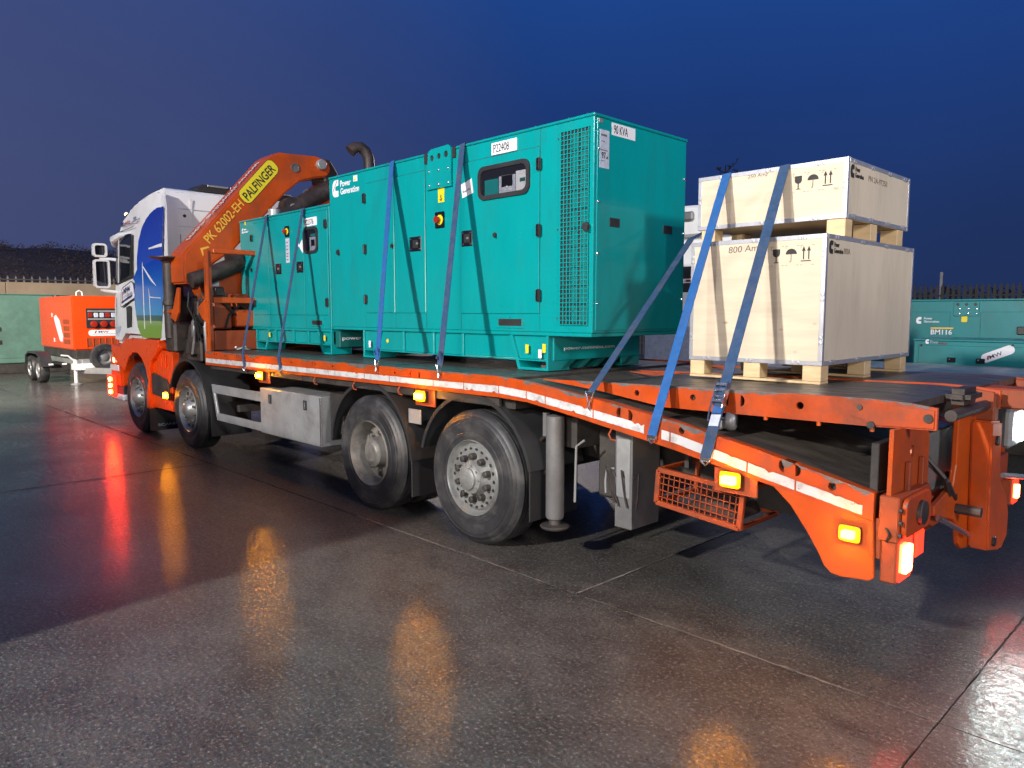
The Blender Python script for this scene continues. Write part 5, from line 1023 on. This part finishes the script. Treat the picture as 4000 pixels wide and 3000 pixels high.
# ------------------------------------------------------------------ plywood crates on the folded ramps
def crate(name, label, x0, x1, y0, y1, z0, z1, zb, blocks, ybl, skid, amp, size):
    K = thing(name, label, 'crate', ((x0+x1)/2, (y0+y1)/2, zb), 'plywood crates on the folded ramps')
    t = .012
    bx('side_panel', PLY, K, x0+t, x1-t, y0, y0+t, z0+t, z1-t, 0); bx('side_panel', PLY, K, x0+t, x1-t, y1-t, y1, z0+t, z1-t, 0)
    ef = bx('end_panel', PLYE, K, x1-t, x1, y0+t, y1-t, z0+t, z1-t, 0); bx('end_panel', PLY, K, x0, x0+t, y0+t, y1-t, z0+t, z1-t, 0)
    bx('lid', PLY, K, x0+t, x1-t, y0+t, y1-t, z1-t, z1, 0); bx('floor', PLYD, K, x0+t, x1-t, y0+t, y1-t, z0, z0+t, 0)
    e = .022; g = .0025
    def edge(p, q):
        bx('metal_edge', ZINC, K, p[0]-g, q[0]+g, p[1]-g, q[1]+g, p[2]-g, q[2]+g, .001)
    for (ya, yb) in ((y0, y0+e), (y1-e, y1)):
        for (za, zc) in ((z0, z0+e), (z1-e, z1)): edge((x0, ya, za), (x1, yb, zc))
        for (xa, xb) in ((x0, x0+e), (x1-e, x1)): edge((xa, ya, z0+e+.006), (xb, yb, z1-e-.006))
    for (xa, xb) in ((x0, x0+e), (x1-e, x1)):
        for (za, zc) in ((z0, z0+e), (z1-e, z1)): edge((xa, y0+e+.006, za), (xb, y1-e-.006, zc))
    def clip(x, y, z, ax):
        for s in (-.016, .016):
            if ax == 'z': B().lathe([(0, .014), (.004, .012), (.005, 0)], (x, y-.003, z+s), (0, -1, 0), 8).make('edge_clip', ZINC, K)
            elif ax == 'x': B().lathe([(0, .014), (.004, .012), (.005, 0)], (x+s, y-.003, z), (0, -1, 0), 8).make('edge_clip', ZINC, K)
            else: B().lathe([(0, .014), (.004, .012), (.005, 0)], (x+.003, y+s, z), (1, 0, 0), 8).make('edge_clip', ZINC, K)
    nz = 3 if z1-z0 > .5 else 1
    for k in range(nz):
        z = z0+(z1-z0)*(k+.5)/nz+.02
        clip(x0+.012, y0, z, 'z'); clip(x1-.012, y0, z, 'z')
    for k in range(3): clip(x0+(x1-x0)*(.14+.34*k), y0, z0+.014, 'x'); clip(x0+(x1-x0)*(.18+.33*k), y0, z1-.014, 'x')
    for k in range(4): clip(x1, y0+(y1-y0)*(.1+.27*k), z1-.016, 'y'); clip(x1, y0+(y1-y0)*(.1+.27*k), z0+.016, 'y')
    for a, b in blocks:
        for yy in ybl: bx('pallet_block', PINE, K, a, b, yy, yy+.11, zb+skid+.001, z0-.003, .003)
    if skid:
        for yy in ybl: bx('skid_board', PINE, K, blocks[0][0], blocks[-1][1], yy-.005, yy+.115, zb, zb+skid, .003)
    # printed handling marks
    zt = z1-.075; xg = x1-.345; y = y0-.0006
    pr = bx('print_frame', INKF, K, xg+.0, xg+.012, y-.0006, y, zt-.008, zt-.005, 0)
    for q in range(3):
        xx = xg+.095*q
        for (a, b, c_, d_) in ((0, .015, 0, .003), (.0, .003, -.015, 0), (.07, .085, .0, .003), (.0, .012, -.118, -.115), (.07, .085, -.118, -.115)): bx('print_frame', INKF, K, xx+a, xx+b, y-.0006, y, zt+.014+c_, zt+.014+d_, 0)
    flat([(0, .085), (.0, .055), (.006, .042), (.02, .036), (.020, .006), (.008, .003), (.008, 0), (.040, 0), (.040, .003), (.027, .006), (.027, .036), (.041, .042), (.047, .055), (.047, .085)], (xg+.012, y, zt-.085), YF, INK, K, 'glass_symbol', .001)
    flat([(.033+.036*math.cos(a), .045+.034*math.sin(a)) for a in [PI*i/10 for i in range(11)]]+[(.020, .050), (.033, .044), (.046, .050)][::-1] if False else [(.033+.036*math.cos(PI*i/10), .045+.034*math.sin(PI*i/10)) for i in range(11)], (xg+.098, y, zt-.080), YF, INK, K, 'umbrella_symbol', .001)
    B().tube([(xg+.131, y-.0008, zt-.036), (xg+.131, y-.0008, zt-.078), (xg+.126, y-.0008, zt-.083), (xg+.121, y-.0008, zt-.079)], .0018, 6).make('umbrella_handle', INK, K)
    for dx in (.0, .032): flat([(.006, 0), (.006, .052), (-.003, .050), (.0095, .080), (.022, .050), (.013, .052), (.013, 0)], (xg+.200+dx, y, zt-.070), YF, INK, K, 'arrow_symbol', .001)
    flat([(0, 0), (.062, 0), (.062, .006), (0, .006)], (xg+.193, y, zt-.082), YF, INK, K, 'arrow_bar', .001)
    text(amp, (x0+(x1-x0)*size[0], y, z1-size[1]), ((1, 0, .03), (.08, 0, 1)), size[2], PENCIL, K, w=size[3], depth=.001, bold=-.005)
    xx = x1+.0006
    cummins_logo((xx, y0+.04, z1-.115), XF, .080, INK, K, None, wtxt=.135)
    text(size[4], (xx, y0+.27+size[5], z1-.105), XF, .035, INKF, K, w=size[6], depth=.001)
    return K
K1 = crate('wooden_crate', 'tall plywood crate marked 800 Amp standing on the truck ramp, beneath the other crate', 1.408, 2.325, .80, 2.335, 1.465, 2.252, 1.348,
      [(1.412, 1.52), (1.81, 1.925), (2.205, 2.32)], (.806, 1.50, 2.19), .016, '800 Amp', (.30, .095, .055, .24, '800A', -.01, .10))
K2 = crate('wooden_crate', 'shallow plywood crate with metal edges stacked on top of the taller crate, marked 250 amp', 1.300, 2.335, 1.045, 2.145, 2.368, 2.730, 2.2535,
      [(1.325, 1.43), (2.215, 2.33)], (1.052, 1.47, 1.96), .0, '250 Amp', (.36, .055, .030, .145, 'PN 2A-97250', .06, .33))

# ------------------------------------------------------------------ ratchet straps
def strap(label, pts, m=BLUE, w=.06, hook=True, wd=(1, 0, 0), tri=True):
    S = thing('ratchet_strap', label, 'strap', pts[0], 'blue straps lashing the load')
    b = B(); k = 0; wd = Vector(wd); P = [Vector(p) for p in pts]; t = .0025
    for i, p in enumerate(P):
        d = (P[min(i+1, len(P)-1)]-P[max(i-1, 0)]).normalized(); s = (wd-d*wd.dot(d)).normalized()
        nrm = d.cross(s).normalized(); jig = Vector()
        for a, c in ((-1, -1), (1, -1), (1, 1), (-1, 1)): b.v.append(p+s*a*w/2+nrm*c*t+jig)
    for i in range(len(P)-1):
        for j in range(4): a = 4*i+j; c = 4*i+(j+1) % 4; b.f.append((a, c, c+4, a+4))
    b.f.append((3, 2, 1, 0)); q = 4*(len(P)-1); b.f.append((q, q+1, q+2, q+3))
    b.make('webbing', m, S)
    h = P[0]; d = (P[0]-P[1]).normalized()
    if hook:
        if tri:
            a = h+Vector((-w*.5, -.004, .01)); c = h+Vector((w*.5, -.004, .01)); e = h+Vector((0, -.012, -.055))
            B().tube([a, c, e+Vector((.006, 0, 0)), e+Vector((0, .0, -.035)), e-Vector((.006, 0, 0)), a], .0055, 6).make('claw_hook', CHROME, S, smooth=True)
            B().tube([e, e+Vector((0, -.006, -.03)), e+Vector((0, .012, -.05)), e+Vector((0, .03, -.04))], .0075, 6).make('hook_tip', CHROME, S, smooth=True)
        else:
            B().box(h.x-w*.52, h.x+w*.52, h.y-.012, h.y+.012, h.z-.022, h.z+.004).make('flat_hook', CHROME, S, .004)
            B().tube([(h.x-w*.4, h.y-.01, h.z-.02), (h.x, h.y+.0, h.z-.045), (h.x+w*.4, h.y-.01, h.z-.02)], .006, 6).make('hook_tip', CHROME, S, smooth=True)
    return S
def sub(p, q, n=6, sag=.0):
    p, q = Vector(p), Vector(q); return [p+(q-p)*(i/n)+Vector((0, 0, -sag*math.sin(PI*i/n))) for i in range(n)]
def over(x0, h0, xt, y0, y1, zt, x1, h1):
    """hook at the near rave, over the load from its near top edge to its far top edge, down to the far rave"""
    k = [(x0, -.012, h0)] if h0 > 1.32 else [(x0, -.014, h0), (x0+(xt-x0)*.075, -.010, 1.322)]
    return k[:-1]+sub(k[-1], (xt, y0-.012, zt-.004), 8)+[(xt, y0-.010, zt+.002), (xt, y0+.02, zt+.0045), (xt, y1-.02, zt+.0045), (xt, y1+.010, zt+.002)]+[(x1, 2.51, h1)]
strap('blue strap over the smaller generator, nearest the crane', over(-3.80, 1.175, -4.47, .64, 1.81, 2.963, -4.3, 1.2), BLUED, .05, tri=False)
strap('blue strap over the smaller generator, beside its P22376 plate', over(-2.955, 1.205, -3.575, .64, 1.81, 2.963, -3.5, 1.2), BLUED, .05, tri=False)
s = strap('bright blue strap over the larger generator, beside its emblem', over(-1.19, 1.365, -1.837, .642, 1.878, 3.236, -1.9, 1.2), BLUE, .066)
s2 = strap('darker blue strap over the larger generator, right of its lifting lug', over(-.330, 1.362, -.792, .642, 1.878, 3.236, -.85, 1.2), BLUED, .066)
strap('bright blue strap over both crates, on the side next to the generators', [(1.677, -.018, 1.055)]+sub((1.708, -.012, 1.178), (1.521, 1.030, 2.727), 10)+[(1.521, 1.036, 2.735), (1.521, 1.07, 2.7375), (1.521, 2.13, 2.7375), (1.521, 2.155, 2.735), (1.60, 2.52, 1.1)], BLUE, .062, tri=False)
RS0 = (2.074, -.012, 1.122)
rs = strap('blue strap over both crates with the ratchet buckle', [(2.040, -.018, .975)]+sub(RS0, (1.937, 1.030, 2.727), 10)+[(1.937, 1.036, 2.735), (1.937, 1.07, 2.7375), (1.937, 2.13, 2.7375), (1.937, 2.155, 2.735), (2.0, 2.52, 1.0)], BLUED, .066, tri=False)
def onstrap(t): return Vector(RS0).lerp(Vector((1.937, 1.030, 2.727)), t)
u = (onstrap(1)-onstrap(0)).normalized(); nn2 = Vector((1, 0, 0)).cross(u).normalized()
if nn2.y > 0: nn2 = -nn2
for t0, t1, dx in ((.085, .16, .033), (.085, .16, -.033)):
    p, q = onstrap(t0)+nn2*.018, onstrap(t1)+nn2*.018; o = Vector((dx, 0, 0)); B().bar(p+o, q+o, .006, .045, nn2).make('ratchet_side', CHROME, rs, .002)
for t in (.095, .115, .135, .15): p = onstrap(t)+nn2*(.02+.012*math.sin(t*90)); B().cyl(p-Vector((.036, 0, 0)), p+Vector((.036, 0, 0)), .008, 8).make('ratchet_bar', CHROME, rs, smooth=True)
p = onstrap(.115)+nn2*.035; B().tube([p+Vector((-.03, 0, 0)), p+Vector((-.045, -.02, -.09)), p+Vector((-.05, -.03, -.15)), p+Vector((.02, -.03, -.15)), p+Vector((.034, 0, 0))], .006, 6).make('ratchet_handle', CHROME, rs, smooth=True)
B().bar(onstrap(.018)+nn2*.006, onstrap(.055)+nn2*.006, .058, .004, nn2).make('strap_label', LABELG, rs); B().bar(onstrap(.06)+nn2*.008, onstrap(.08)+nn2*.010, .058, .004, nn2).make('strap_label', BLUE, rs)
strap('dark blue strap slanting up from the rave to behind the crates', sub((1.196, -.014, 1.27), (.985, 1.62, 2.51), 8)+[(1.08, 2.1, 2.62), (1.32, 2.16, 2.72)], BLUED, .066, wd=(1, -.25, 0))
for S, (x0, z0), (x1, z1), m in ((s, (-1.19, 1.365), (-1.837, 3.236), BLUE), (s2, (-.33, 1.362), (-.792, 3.236), BLUED)):
    p = Vector((x0, -.012, z0)).lerp(Vector((x1, .63, z1)), .045); B().tube([p+Vector((-.02, -.02, -.02)), p+Vector((.02, -.025, .02)), p+Vector((.03, -.02, -.05))], [.016, .020, .008], 6).make('loose_end', m, S)
